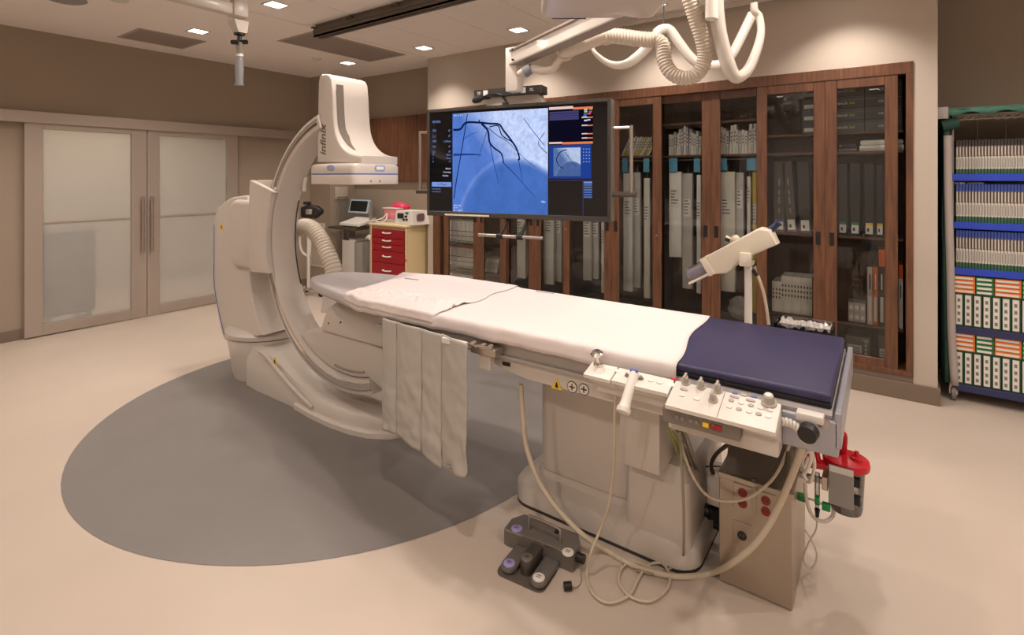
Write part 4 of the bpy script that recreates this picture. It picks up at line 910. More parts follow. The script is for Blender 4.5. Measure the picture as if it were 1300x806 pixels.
b = BM(); prism(b, rrect(dx0+.0015, dx1-.0015, dy0+.0015, dy1-.0015, .045, 5), 'z', zd1-.004, zd1+.005); ob('blue_band', b, BLUEL, ca, smooth=40)
b = BM(); prism(b, rrect(dx0, dx1, dy0, dy1, .045, 5), 'z', zd0, zd1-.003, .004, 2); dp = ob('detector_panel', b, SHELL2, ca, smooth=40)
BADGE = mat('badge_blue', (150, 160, 196), .4)
q = at(420, 213, y=dy0); b = BM(); prism(b, rrect(q.x-.036, q.x+.036, q.z-.016, q.z+.016, .015), 'y', dy0-.004, dy0+.002); ob('badge', b, BADGE, ca)
q = at(482, 213.5, x=dx1); b = BM(); prism(b, rrect(q.y-.042, q.y+.042, q.z-.018, q.z+.018, .016), 'x', dx1-.002, dx1+.004); bd = ob('badge', b, BADGE, ca)
b = BM(); prism(b, rrect(q.y-.03, q.y+.03, q.z-.010, q.z+.010, .009), 'x', dx1+.004, dx1+.0055); ob('badge_inset', b, PKG[0], bd)
for px in (471, 482): q = at(px, 230, x=dx1); b = BM(); cyl(b, (dx1-.002, q.y, q.z), (dx1+.003, q.y, q.z), .007, seg=12); ob('screw', b, GREYS, dp)
# arc head joining the C to the detector
b = BM(); box(b, -3.13, -2.95, 2.12, 2.36, 1.78, 2.03, .03, 3); ob('arc_head', b, SHELL, ca)
# tube cover at the lower end of the C and the collimator dome
def tc_ring(z, x0, x1, y0, y1, r): return [(x, y, z) for x, y in rrect(x0, x1, y0, y1, r, 6)]
b = BM()
tx0, tx1 = -3.17, -2.33
prof = [(tx1, .275), (tx1+.006, .50), (tx1-.02, .555), (-2.5, .575), (-2.85, .585), (-3.02, .578), (-3.16, .555), (-3.27, .525)]+[(ICX+math.cos(math.radians(a))*(RI-.004), ICZ+math.sin(math.radians(a))*(RI-.004)) for a in (232, 238, 244, 250, 256, 262, 268, 274, 280, 286)]
b = BM(); prism(b, prof, 'y', 2.10, 2.46, .025, 3); ob('tube_cover', b, SHELL, ca, smooth=40)
b = BM(); g_ = [(ICX+math.cos(math.radians(a))*(RI-.04), 2.097, ICZ+math.sin(math.radians(a))*(RI-.04)) for a in (262, 268, 274, 280, 284)]; tube(b, g_, .006, 6, 3); ob('cover_seam', b, GREYS, ca)
b = BM()
qx0, qx1 = at(411, 425, y=2.08).x-.07, -2.36
yb0, yb1 = 2.09, 2.42
loft(b, [tc_ring(.585, qx0, qx1, yb0, yb1, .06), tc_ring(.60, qx0-.004, qx1+.004, yb0-.004, yb1, .065), tc_ring(.66, qx0+.004, qx1, yb0, yb1, .08), tc_ring(.715, qx0+.02, qx1-.02, yb0+.015, yb1-.02, .09), tc_ring(.755, qx0+.05, qx1-.05, yb0+.04, yb1-.05, .10), tc_ring(.785, qx0+.105, qx1-.1, yb0+.08, yb1-.09, .07), tc_ring(.80, qx0+.17, qx1-.16, yb0+.13, yb1-.14, .03)])
cd = ob('collimator_cover', b, SHELL2, ca, smooth=45)
for px, py in ((418, 410), (433, 409)): q = at(px, py, y=yb0+.004); b = BM(); cyl(b, (q.x, yb0-.003, q.z), (q.x, yb0+.01, q.z), .006, seg=10); ob('screw', b, DARK, cd)
# yellow warning triangles
def tri(parent, p, ax, s=.045):
    # p: point on a face looking to -y
    b = BM(); prism(b, [(p.x-s/2, p.z-s*.43), (p.x+s/2, p.z-s*.43), (p.x, p.z+s*.43)], 'y', p.y-.0025, p.y+.001); w_ = ob('warning_sign', b, YELLOW, parent, smooth=0)
    b = BM(); k = .32; prism(b, [(p.x-s*.14, p.z-s*.30), (p.x+s*.16, p.z-s*.30), (p.x+s*.05, p.z+s*.12), (p.x-s*.05, p.z+s*.12)], 'y', p.y-.0035, p.y-.0025); ob('warning_mark', b, BLACK, w_, smooth=0)
tri(ca, at(281.5, 287, y=yc0-.001), 'y', .06)
tri(ca, at(349, 458, y=2.078), 'y', .07)
# ribbed hose between the column back and the table foot
hs = [(379, 291, 4.15), (386, 288, 4.1), (395, 290, 4.05), (403, 298, 4.0), (410, 310, 3.95), (417, 325, 3.9), (423, 340, 3.87), (425, 352, 3.86)]
b = BM(); tube(b, [at(*p[:2], d=p[2]) for p in hs], .062, 18, 10, rib=.06, rstep=.013); tag(ob('ribbed_hose', b, HOSE, smooth=25), 'thick ribbed ivory hose arching down beside the C-shaped arm', 'hose')
b = BM(); tube(b, [at(425, 352, d=3.86), at(424, 365, d=3.85), at(422, 380, d=3.83), at(421, 396, d=3.8)], lambda t: .055+.02*t, 16, 6); ob('hose_sleeve', b, SHELL, ca)
q = at(486.5, 486, y=2.098); b = BM(); cyl(b, (q.x, 2.103, q.z), (q.x, 2.094, q.z), .006, seg=10); ob('status_light', b, emis('status_green', (40, 230, 140), 2.), ca)
# ================================================================== patient table
TZ = .95; TY0, TY1 = 1.81, 2.51; TYC = (TY0+TY1)/2; TX1 = -.115
tb = thing('patient_table', 'long beige patient table on a heavy pedestal with side rails', 'table', (-1.05, 2.4, 0))
# floor base and pedestal
b = BM(); prism(b, rrect(-1.50, -.60, 2.10, 2.74, .10, 6), 'z', 0, .015); ob('base_gasket', b, DARK, tb)
def rr(x0, x1, y0, y1, r, z): return [(x, y, z) for x, y in rrect(x0, x1, y0, y1, r, 6)]
b = BM(); loft(b, [rr(-1.50, -.60, 2.10, 2.74, .10, .015), rr(-1.50, -.60, 2.10, 2.74, .10, .09), rr(-1.485, -.615, 2.115, 2.725, .10, .115), rr(-1.43, -.67, 2.18, 2.68, .09, .145), rr(-1.40, -.70, 2.21, 2.66, .08, .15)]); ob('floor_base', b, SHELL, tb, smooth=40)
b = BM(); loft(b, [rr(-1.415, -.86, 2.165, 2.62, .09, .13), rr(-1.41, -.865, 2.17, 2.62, .09, .17)]); ob('pedestal_collar', b, SHELL2, tb, smooth=40)
b = BM(); loft(b, [rr(-1.395, -.88, 2.18, 2.60, .08, .17), rr(-1.395, -.88, 2.18, 2.60, .08, .77)]); ob('pedestal', b, SHELL2, tb, smooth=40)
b = BM(); loft(b, [rr(-.905, -.625, 2.115, 2.66, .03, .09), rr(-.90, -.63, 2.12, 2.66, .03, .36), rr(-.89, -.66, 2.15, 2.66, .03, .405), rr(-.87, -.70, 2.2, 2.64, .03, .42)]); ob('drive_housing', b, SHELL, tb, smooth=35)
b = BM(); box(b, -.885, -.715, 2.02, 2.35, .415, .80, .008, 2); ob('lift_cover', b, SHELL, tb, smooth=35)
# carriage housing with curved left underside
y0h = 1.85
hx0 = at(612, 458, y=y0h).x
pr = [(hx0, .815), (hx0+.005, .79), (hx0+.05, .77), (hx0+.13, .75), (hx0+.24, .735), (-.60, .735), (-.60, .815)]
b = BM(); prism(b, pr, 'y', y0h, 2.54, .008, 2); ch = ob('carriage_housing', b, SHELL, tb, smooth=35)
q = at(643, 462, y=y0h); b = BM(); box(b, q.x-.02, q.x+.02, y0h-.003, y0h+.002, q.z-.008, q.z+.008); ob('socket', b, BLACK, ch, smooth=0)
tri(tb, at(707, 487, y=y0h), 'y', .05)
for px in (726.5, 741.5):
    q = at(px, 491+(px-726)*.2, y=y0h); b = BM(); cyl(b, (q.x, y0h-.0015, q.z), (q.x, y0h+.001, q.z), .023, seg=28); s1 = ob('prohibition_sign', b, BLACK, tb)
    b = BM(); cyl(b, (q.x, y0h-.0025, q.z), (q.x, y0h-.001, q.z), .020, seg=28); ob('sign_face', b, PAPER, s1)
    b = BM(); box(b, q.x-.013, q.x+.013, y0h-.0035, y0h-.002, q.z-.0025, q.z+.0025); box(b, q.x-.0025, q.x+.0025, y0h-.0035, y0h-.002, q.z-.013, q.z+.013); ob('sign_mark', b, BLACK if px > 730 else mat('sign_dark_red', (120, 40, 34), .5), s1, smooth=0)
# side rails (channel) and table frame
CHAN = mat('channel_grey', (164, 158, 152), .38, metal=.4)
for ya, yb, nm in ((1.815, 1.865, 'side_rail'), (2.455, 2.505, 'side_rail')):
    b = BM(); box(b, -2.15, TX1-.01, ya+.012, yb-.012, .822, .882); box(b, -2.15, TX1-.01, ya, yb, .872, .886, .001, 1); box(b, -2.15, TX1-.01, ya, yb, .816, .828, .001, 1); ob(nm, b, CHAN, tb, smooth=0)
b = BM(); box(b, -2.15, TX1-.01, 1.865, 2.455, .82, .872); ob('frame_plate', b, GREY, tb, smooth=0)
ENDM = mat('frame_end_silver', (172, 172, 180), .35, metal=.5)
b = BM(); box(b, TX1-.14, TX1+.012, TY0-.008, TY1+.03, .772, .878, .005, 1); box(b, TX1+.002, TX1+.02, TY0-.008, TY1+.03, .80, .905, .003, 1); ob('frame_end', b, ENDM, tb, smooth=0)
# tabletop: thin carbon board with a tapered head
def outline(inset=0.):
    xs = [(-3.04, .08), (-2.98, .15), (-2.85, .20), (-2.7, .25), (-2.5, .30), (-2.38, .325), (-2.2, .342), (-2.0, .345)]
    ne = [(x+inset, TYC-h+inset) for x, h in xs]+[(TX1-.004, TY0+inset)]
    fa = [(x+inset, TYC+h-inset) for x, h in xs]+[(TX1-.004, TY1-inset)]
    return ne+fa[::-1]
CARB = mat('tabletop_grey', (186, 180, 178), .4)
b = BM(); o1 = outline(.0); o2 = outline(.05); n_ = len(o1)
loft(b, [[(x, y, .855) for x, y in o2], [(x, y, .868) for x, y in outline(.012)], [(x, y, .89) for x, y in o1], [(x, y, .902) for x, y in outline(.006)]]); ob('tabletop', b, CARB, tb, smooth=40)
# rounded head-end shell
b = BM(); hd = [(-3.10, .05), (-3.08, .11), (-3.0, .17), (-2.85, .225), (-2.62, .275), (-2.42, .315)]
def hr(z, s, inset): return [(x+inset, TYC-h*s, z) for x, h in hd]+[(x+inset, TYC+h*s, z) for x, h in hd[::-1]]
loft(b, [hr(.845, .72, .09), hr(.862, .9, .035), hr(.89, 1.0, .0), hr(.925, 1.0, .0), hr(.937, .97, .01), hr(.941, .9, .03)]); ob('head_shell', b, CARB, tb, smooth=45)
# ---- mattress, sheets
BLUE = mat('blue_vinyl', (49, 46, 80), .42, bump=.01, bscale=15)
MATB = mat('mattress_black', (24, 23, 28), .4)
mt = thing('mattress', 'dark blue vinyl mattress at the foot end of the patient table', 'mattress', (-1.2, TYC, .903))
b = BM(); box(b, -2.2, TX1-.006, TY0+.012, TY1-.012, .903, .922, .006, 2); ob('underside', b, MATB, mt)
b = BM(); box(b, -2.2, TX1-.006, TY0+.006, TY1-.006, .922, TZ, .010, 3); ob('cover', b, BLUE, mt)
def wave(x, y, a, s): return a*(mnoise.noise(Vector((x*s, y*s, 1.3)))+.5*mnoise.noise(Vector((x*s*2.3, y*s*2.3, 4.1))))
LINEN = mat('white_linen', (221, 210, 206), .75, bump=.04, bscale=160)
def sheet(name, lb, xa, xb, edge_l, edge_r, near_drop, far_drop, lift, wr, nx=90, ny=44, wrf=None, halfw=None):
    # cloth: runs over the table top and hangs down both sides; edge_l / edge_r(v) bend its two ends
    b2 = BM(); V = []
    for i in range(nx+1):
        row = []
        for j in range(ny+1):
            v = j/ny; xl = xa+edge_l(v); xr = xb+edge_r(v); x = xl+(xr-xl)*i/nx
            hwid = halfw(x) if halfw else (TY1-TY0)/2
            W = 2*hwid; tot = near_drop+W+far_drop; s = v*tot
            if s < near_drop: y = TYC-hwid-.008; z = TZ+lift-(near_drop-s); 
            elif s > near_drop+W: y = TYC+hwid+.008; z = TZ+lift-(s-near_drop-W)
            else:
                y = TYC-hwid+(s-near_drop); e = min(s-near_drop, near_drop+W-s); z = TZ+lift-.006*max(0, 1-e/.012)
            top = near_drop < s < near_drop+W
            k = wr*(wrf(x, y) if wrf else 1)
            z += abs(wave(x, y, k, 9 if not wrf else 20)) if top else 0
            if not top: y += (wave(x, z*3, .006, 10)-.002)*(1 if s > near_drop else -1)*1; z += wave(x, 3, .006, 8)*(1 if s < near_drop*.5 or s > near_drop+W+far_drop*.5 else 0)
            row.append(b2.verts.new((x, y, z)))
        V.append(row)
    for i in range(nx):
        for j in range(ny): b2.faces.new((V[i][j], V[i+1][j], V[i+1][j+1], V[i][j+1]))
    bmesh.ops.recalc_face_normals(b2, faces=b2.faces)
    b = BM(); merge(b, b2); o = tag(ob(name, b, LINEN, smooth=180), lb, 'sheet')
    md = o.modifiers.new('thickness', 'SOLIDIFY'); md.thickness = .003; md.offset = 1
    return o
hwf = lambda x: (TY1-TY0)/2+.004+(.012 if x < -1.72 else 0) if x > -2.25 else (TY1-TY0)/2+.016-(-2.25-x)*.25
sheet('bed_sheet', 'long white sheet draped over the middle of the patient table', -2.45, -.655, lambda v: .0, lambda v: .075-.085*v+.012*math.sin(v*9), .066, .05, .002, .002, halfw=hwf)
def wr2(x, y):
    return .25+6.*max(0, 1-abs(y-(TYC-.24))/.13)*max(0, min(1, (x+2.45)/.12))
sheet('draw_sheet', 'wrinkled white cover sheet spread over the head end', -2.42, -1.72, lambda v: -.22*v+.05*math.sin(v*3.1), lambda v: .012*math.sin(v*17)+.02*math.sin(v*5), .045, .03, .008, .006, nx=120, ny=80, wrf=wr2, halfw=lambda x: hwf(x)+.004)
for px, py in ((521, 354), (690, 371)):
    p = at(px, py, z=TZ+.014); b = BM(); tube(b, [p+Vector((-.05, 0, 0)), p+Vector((-.02, -.008, .002)), p+Vector((.02, -.004, .002)), p+Vector((.06, .01, 0))], .0025, 6); tag(ob('cloth_tie', b, mat('lilac_tie', (170, 160, 185), .6)), 'thin lilac marking loop on the %s' % ('wrinkled cover sheet' if px < 600 else 'long white sheet'), 'loop')
# ================================================================== lead curtain on the near rail
ld = thing('lead_shield', 'grey lead-vinyl curtain of hanging flaps below the table head', 'shield', (-1.75, 1.74, .2))
LEAD = mat('lead_vinyl', (176, 170, 162), .42, bump=.12, bscale=14)
fl = [(487, 504, 1.775, 1.765, 417, 543, 551), (504.5, 536, 1.765, 1.755, 417, 551, 574), (537, 561.5, 1.752, 1.745, 418, 574, 596), (562, 593, 1.742, 1.70, 425, 593, 607)]
for i, (xa, xb, ya, yb, yt, b0, b1) in enumerate(fl):
    A = at(xa, b0, y=ya); B_ = at(xb, b1, y=yb); ztp = .888 if i < 3 else at(575, 428, y=1.73).z
    n1, n2 = 20, 40; b2 = BM(); V = []
    for r_ in range(n1+1):
        u = r_/n1; row = []
        for s_ in range(n2+1):
            v = s_/n2; x = A.x+(B_.x-A.x)*u; y = ya+(yb-ya)*u; zb2 = A.z+(B_.z-A.z)*u+(.02 if (r_ in (0, n1)) else 0); z = zb2+(ztp-zb2)*v
            y += (.010*mnoise.noise(Vector((x*9+z*5, z*7, i)))+.008*mnoise.noise(Vector((x*22+z*16, z*15-x*14, i+7))))*(1-v*.7)-.010*math.sin(u*math.pi)*(1-.5*v)
            row.append(b2.verts.new((x, y, z)))
        V.append(row)
    for r_ in range(n1):
        for s_ in range(n2): b2.faces.new((V[r_][s_], V[r_+1][s_], V[r_+1][s_+1], V[r_][s_+1]))
    bmesh.ops.recalc_face_normals(b2, faces=b2.faces); b = BM(); merge(b, b2); f_ = ob('curtain_flap', b, LEAD, ld, smooth=60); md = f_.modifiers.new('thickness', 'SOLIDIFY'); md.thickness = .006
    if i == 3: 
        q = at(575, 589, y=1.722)
        for k2, w_ in ((0, .05), (1, .022)):
            b = BM(); box(b, q.x-w_/2, q.x+w_/2, 1.708, 1.709, q.z-k2*.014-.003, q.z-k2*.014+.003); ob('print_line', b, GREY, ld, smooth=0)
q0, q1 = at(564, 430, y=1.735), at(592, 440, y=1.735)
b = BM(); box(b, q0.x, q1.x+.01, 1.715, 1.735, q1.z-.002, q0.z+.012, .002, 1); ob('clamp_bar', b, WHITEP, ld, smooth=0)
q2 = at(628, 447, y=1.75)
b = BM(); box(b, q1.x+.01, q2.x, 1.75, 1.812, .835, .868, .003, 1); cl = ob('mount_plate', b, STEEL, ld, smooth=0)
for px in (600, 613, 622):
    q = at(px, 436+(px-600)*.2, y=1.735); b = BM(); cyl(b, (q.x, 1.748, q.z), (q.x, 1.72, q.z), .009, seg=12); box(b, q.x-.02, q.x+.02, 1.716, 1.724, q.z-.004, q.z+.004, .001, 1); ob('thumb_screw', b, STEEL, ld)
q = at(620, 465, y=1.79); b = BM(); box(b, q.x-.04, q.x+.02, 1.775, 1.81, .765, .835, .003, 1); ob('clamp_block', b, SHELL, ld, smooth=0)
# ================================================================== control consoles on the near rail
PANEL = mat('console_white', (222, 214, 204), .42); PANELG = mat('console_grey', (176, 168, 158), .5)
def quadM(pa, pb, pc):   # frame: origin pa, x towards pb, y towards pc
    X = (pb-pa).normalized(); Z = X.cross(pc-pa).normalized(); Y = Z.cross(X); return Matrix(((X.x, Y.x, Z.x, pa.x), (X.y, Y.y, Z.y, pa.y), (X.z, Y.z, Z.z, pa.z), (0, 0, 0, 1)))
def console(name, lb, xa, xb, ytop, ybot, ztop, zbot, depth):
    t = thing(name, lb, 'control panel', ((xa+xb)/2, ytop, zbot-depth))
    pr = [(ytop, ztop), (ybot, zbot), (ybot+.003, zbot-.013), (ybot+.02, zbot-.016), (ytop, zbot-depth)]
    b = BM(); prism(b, pr, 'x', xa, xb, .004, 2); ob('body', b, PANEL, t, smooth=40)
    M = quadM(Vector((xa, ybot, zbot)), Vector((xb, ybot, zbot)), Vector((xa, ytop, ztop))); L = math.hypot(ytop-ybot, ztop-zbot)
    return t, M, L
cx0 = at(857, 480, y=1.77).x; cx1 = at(992, 515, y=1.77).x
# main console
yt, yb = 1.775, 1.665; zt_, zb_ = .905, .862
mc, Mc, Lc = console('control_console', 'wide main control console with four knobs and a dial on the table rail', cx0, cx1, yt, yb, zt_, zb_, .075)
def inv(M, px, py):   # picture point -> panel coordinates
    I = M.inverted(); o = I @ Vector((0, 0, CAMH)); r = I.to_3x3() @ ray(px, py); t = -o.z/r.z; q = o+r*t; return q.x, q.y
def knob(t, M, px, py, r=.012, h=.026, nm='knob', m=None):
    x, y = inv(M, px, py); b = BM(); lathe(b, [(0, 0), (r*1.25, 0), (r*1.25, h*.2), (r*.95, h*.3), (r*.75, h), (0, h)], (x, y, -.001), 18, M=M); k_ = ob(nm, b, m or PANELG, t)
    return k_, x, y
def button(t, M, px, py, rx, ry, m=None, h=.003, nm='button'):
    x, y = inv(M, px, py); b = BM(); prism(b, rrect(x-rx, x+rx, y-ry, y+ry, min(rx, ry)*.95, 4), 'z', -.001, h, .0008, 1, M=M); return ob(nm, b, m or WHITE, t)
for px, py in ((871, 486), (890.5, 491.5), (911.5, 496), (905.5, 508)):
    k_, x, y = knob(mc, Mc, px, py); b = BM(); box(b, x-.004, x+.004, y-.013, y+.013, .006, .034, .002, 1, M=Mc); ob('knob_grip', b, PANELG, k_)
k_, x, y = knob(mc, Mc, 976.5, 512, .018, .032, 'dial'); b = BM(); cyl(b, (x, y, .03), (x, y, .034), .009, seg=16, M=Mc); ob('dial_cap', b, WHITE, k_)
for px, py, rx, ry, m in ((868, 494.5, .013, .005, PANELG), (866, 502, .009, .006, WHITE), (884.5, 506.5, .010, .007, WHITE), (932.5, 504, .014, .005, PANELG), (953, 508.5, .014, .005, PANELG), (933, 499, .009, .005, BLUEL), (944, 501.5, .011, .006, PANELG), (957, 503.5, .009, .005, BLUEL)):
    button(mc, Mc, px, py, rx, ry, m)
for i in range(5):
    for j in range(2): button(mc, Mc, 928.5+i*12.4-j*2.5, 508.5+i*3.1+j*8, .0085, .0065, [PANELG, WHITE][(i+j) % 2] if i < 4 else PKG[0])
x, y = inv(Mc, 922, 494); b = BM(); box(b, x-.001, x+.001, 0.004, Lc-.004, -.0005, .0006, M=Mc); ob('panel_seam', b, GREY, mc, smooth=0)
b = BM(); zc_ = zb_-.03; box(b, cx0-.012, cx1-.10, yb+.014, yb+.06, zb_-.062, zb_-.014, .002, 1); lp = ob('lower_panel', b, mat('lower_panel_taupe', (118, 108, 98), .5), mc, smooth=0)
for px, m in ((895.5, YELLOW), (909, mat('red_lens', (150, 24, 20), .3))):
    q = at(px, 531+(px-895)*.25, y=yb+.008); b = BM(); box(b, q.x-.009 if px < 900 else q.x-.016, q.x+.009 if px < 900 else q.x+.016, yb+.008, yb+.016, zb_-.043, zb_-.029, .001, 1); ob('indicator', b, m, mc, smooth=0)
for px in (859, 866, 877, 884): q = at(px, 520+(px-857)*.25, y=yb+.008); b = BM(); cyl(b, (q.x, yb+.009, zb_-.036), (q.x, yb+.016, zb_-.036), .006, seg=12); ob('socket', b, GREY, mc)
# beige mounting housing under the consoles
b = BM(); box(b, at(851, 500, y=1.76).x, at(990, 540, y=1.76).x, 1.735, 1.812, .755, .85, .005, 1); ob('mounting_housing', b, SHELL, mc, smooth=0)
# middle console with joystick grip
sx0 = at(785, 470, y=1.77).x; sx1 = cx0-.004
sc_, Ms, Ls = console('joystick_console', 'middle console with a slanting joystick grip and round buttons', sx0, sx1, 1.775, 1.705, .905, .882, .055)
for px, py in ((826.5, 483), (837.5, 485.5)): button(sc_, Ms, px, py, .011, .008)
button(sc_, Ms, 855.5, 481.5, .011, .004, RED); button(sc_, Ms, 852, 488, .012, .008, emis('lamp_white', (255, 245, 230), 1.2))
for px, py in ((796, 477), (814, 481)): knob(sc_, Ms, px, py, .007, .012, m=GREY)
J0 = at(804.5, 476, y=1.735); J1 = at(792, 519, y=1.655)
b = BM(); tube(b, [J0+Vector((0, .01, .005)), J0+(J1-J0)*.35, J0+(J1-J0)*.75, J1], lambda t: .017+.004*max(0, t-.7)*3.3, 16, 4); js = ob('joystick_grip', b, WHITE, sc_, smooth=50)
b = BM(); cyl(b, J1+(J0-J1)*.02, J1+(J1-J0).normalized()*.012, .025, .023, seg=18); ob('grip_cap', b, WHITE, js)
b = BM(); p = J0+Vector((0, .005, .012)); box(b, p.x-.014, p.x+.014, p.y-.008, p.y+.008, p.z-.003, p.z+.007, .002, 1); ob('thumb_button', b, BLUEL, js)
# left console with steel knob
lx0 = at(751, 462, y=1.77).x; lx1 = sx0-.003
lc_, Ml, Ll = console('rail_console', 'left console with an upright steel knob and lock key', lx0, lx1, 1.775, 1.70, .905, .882, .055)
x, y = inv(Ml, 759.5, 463); b = BM(); lathe(b, [(0, 0), (.019, 0), (.017, .008), (.008, .010), (.007, .036), (.014, .038), (.022, .044), (.023, .050), (.019, .054), (.006, .056), (0, .056)], (x, y, 0), 24, M=Ml); ob('steel_knob', b, CHROME, lc_)
for px, py in ((776, 468), (784, 470.5)): button(lc_, Ml, px, py, .012, .008, WHITE, .001, 'printed_label')
b = BM(); q = at(768, 494, y=1.79); box(b, q.x-.02, q.x+.02, 1.785, 1.80, q.z-.01, q.z+.01, .002, 1); ob('latch', b, DKMETAL, lc_, smooth=0)
b = BM(); box(b, lx0+.02, sx1, 1.775, 1.80, .80, .85, .002, 1); ob('mounting_bar', b, SHELL, lc_, smooth=0)
# round black knob and small latch on the frame end
q = at(1028, 545, y=1.745); t = thing('rail_clamp', 'round black clamp knob on the foot end of the table frame', 'clamp', (q.x, 1.76, q.z-.03))
b = BM(); cyl(b, (q.x, 1.735, q.z), (q.x-.004, 1.708, q.z-.004), .027, .025, seg=28); ob('knob', b, BLACK, t); b = BM(); cyl(b, (q.x, 1.778, q.z), (q.x, 1.73, q.z), .010, seg=12); ob('spindle', b, STEEL, t)
b = BM(); box(b, q.x-.035, q.x+.035, 1.735, 1.777, q.z+.022, q.z+.045, .004, 2); ob('clamp_plate', b, WHITEP, t)
b = BM(); q = at(1045, 537, y=1.77); cyl(b, (q.x, 1.777, q.z), (q.x, 1.765, q.z), .016, seg=18); ob('lock_barrel', b, STEEL, t)
# ================================================================== power box under the foot end
pw = thing('power_box', 'brushed steel floor power box with red outlets below the console', 'power box', (-.40, 2.36, 0))
PBM = mat('box_steel', (172, 158, 142), .34, metal=.75, var=.06, vscale=2.5, stretch=(1, 1, .3))
bx0, bx1, by0, by1, bz = -.525, -.268, 2.16, 2.56, .43
b = BM(); box(b, bx0, bx1, by0, by1, .004, bz, .003, 1); ob('cabinet', b, PBM, pw, smooth=0)
b = BM(); box(b, bx0-.004, bx1+.004, by0-.004, by1, bz-.016, bz+.004, .002, 1); ob('lid_rim', b, PBM, pw, smooth=0)
prf = [(by0+.01, bz+.004), (by0+.09, bz+.115), (by1, bz+.115), (by1, bz+.004)]
b = BM(); prism(b, prf, 'x', bx0+.02, bx1-.005); ob('sloped_top', b, mat('box_grey_top', (92, 84, 76), .5), pw, smooth=0)
q = at(957, 609, y=by0-.004); b = BM(); cyl(b, (q.x, by0-.008, q.z), (q.x, by0-.003, q.z), .006, seg=10); ob('screw', b, DKMETAL, pw)
ORED = mat('outlet_red', (128, 34, 26), .45)
def outlet(pxa, pya, pxb, pyb, round_=False):
    A = at(pxa, pya, y=by0); B_ = at(pxb, pyb, y=by0); b = BM(); box(b, A.x, B_.x, by0-.004, by0+.001, B_.z, A.z, .002, 1); pl = ob('outlet_plate', b, PBM, pw, smooth=0)
    cx_ = (A.x+B_.x)/2; h_ = A.z-B_.z
    for zz in ((B_.z+h_*.68, B_.z+h_*.24) if not round_ else (B_.z+h_*.45,)):
        b = BM(); cyl(b, (cx_, by0-.007, zz), (cx_, by0-.003, zz), .0165, seg=22); o_ = ob('socket', b, BLACK if round_ else ORED, pl)
        for dx in (-.006, .006):
            b = BM(); box(b, cx_+dx-.0012, cx_+dx+.0012, by0-.0078, by0-.0068, zz-.002, zz+.007); ob('slot', b, BLACK if not round_ else GREY, pl, smooth=0)
outlet(931, 611, 955, 650); outlet(960, 621, 985, 660); outlet(931, 659, 954, 697, True)
b = BM(); q = at(940, 560, y=by0+.12); lab = box(b, q.x-.02, q.x+.13, by0+.085, by0+.15, bz+.119, bz+.18, .006, 2); tag(ob('drip_bag', b, CLEAR), 'clear plastic pouch lying on top of the power box', 'pouch')
b = BM(); box(b, bx0-.085, bx0-.002, 2.30, 2.44, .20, .33, .01, 2); ob('junction_box', b, SHELL, pw)
b = BM(); cyl(b, (bx0-.14, 2.34, .15), (bx0-.002, 2.36, .14), .026, seg=16); cyl(b, (bx0-.09, 2.34, .15), (bx0-.05, 2.36, .147), .033, seg=16); ob('cable_gland', b, BLACK, pw)
b = BM(); cyl(b, (bx0-.16, 2.38, .085), (bx0-.002, 2.40, .07), .024, seg=14); ob('cable_gland', b, RUBBER, pw)
# ================================================================== suction canister
sp0 = at(1074, 583, y=2.42); su = thing('suction_canister', 'suction canister with bright red lid hung beside the power box', 'canister', (sp0.x, 2.42, at(1070, 645, y=2.42).z))
cx_, cy_, zl = sp0.x, 2.42, sp0.z; zb2 = at(1070, 645, y=2.42).z
b = BM(); lathe(b, [(0, zb2), (.052, zb2), (.056, zb2+.02), (.064, zl-.01), (.064, zl-.006), (0, zl-.006)], (cx_, cy_, 0), 28); ob('jar', b, clear('jar_plastic', (215, 215, 212), .08, .15), su)
b = BM(); lathe(b, [(0, zl-.02), (.078, zl-.02), (.080, zl-.005), (.077, zl+.006), (.05, zl+.016), (.02, zl+.02), (0, zl+.02)], (cx_, cy_, 0), 32); ld_ = ob('lid', b, RED, su)
b = BM(); lathe(b, [(0, 0), (.022, 0), (.022, .014), (.008, .018), (.008, .034), (0, .034)], (cx_+.035, cy_-.012, zl+.012), 18); ob('port', b, RED, ld_)
b = BM(); p_ = Vector((cx_-.025, cy_+.02, zl+.015)); cyl(b, p_, p_+Vector((0, 0, .05)), .010, seg=14); ob('port', b, RED, ld_)
b = BM(); A = at(1052, 589, y=2.33); B_ = at(1084, 648, y=2.33); box(b, A.x, B_.x, 2.325, 2.335, B_.z, A.z, .002, 1); ob('bracket_plate', b, mat('bracket_grey', (150, 148, 146), .35, metal=.4), su, smooth=0)
b = BM(); box(b, A.x+.002, B_.x-.002, 2.323, 2.326, A.z-.022, A.z-.001); ob('bracket_label', b, WHITE, su, smooth=0)
for zz in (B_.z+.03, A.z-.05): b = BM(); box(b, B_.x-.005, B_.x+.02, 2.335, 2.37, zz-.014, zz+.014, .002, 1); ob('clip', b, BLACK, su, smooth=0)
b = BM(); A2 = at(1022, 595, y=2.36); box(b, bx1+.001, cx_-.06, 2.345, 2.365, A2.z-.035, A2.z-.015, .002); box(b, cx_-.075, cx_-.055, 2.335, 2.43, A2.z-.05, A2.z, .002); ob('mount_arm', b, STEEL, su, smooth=0)
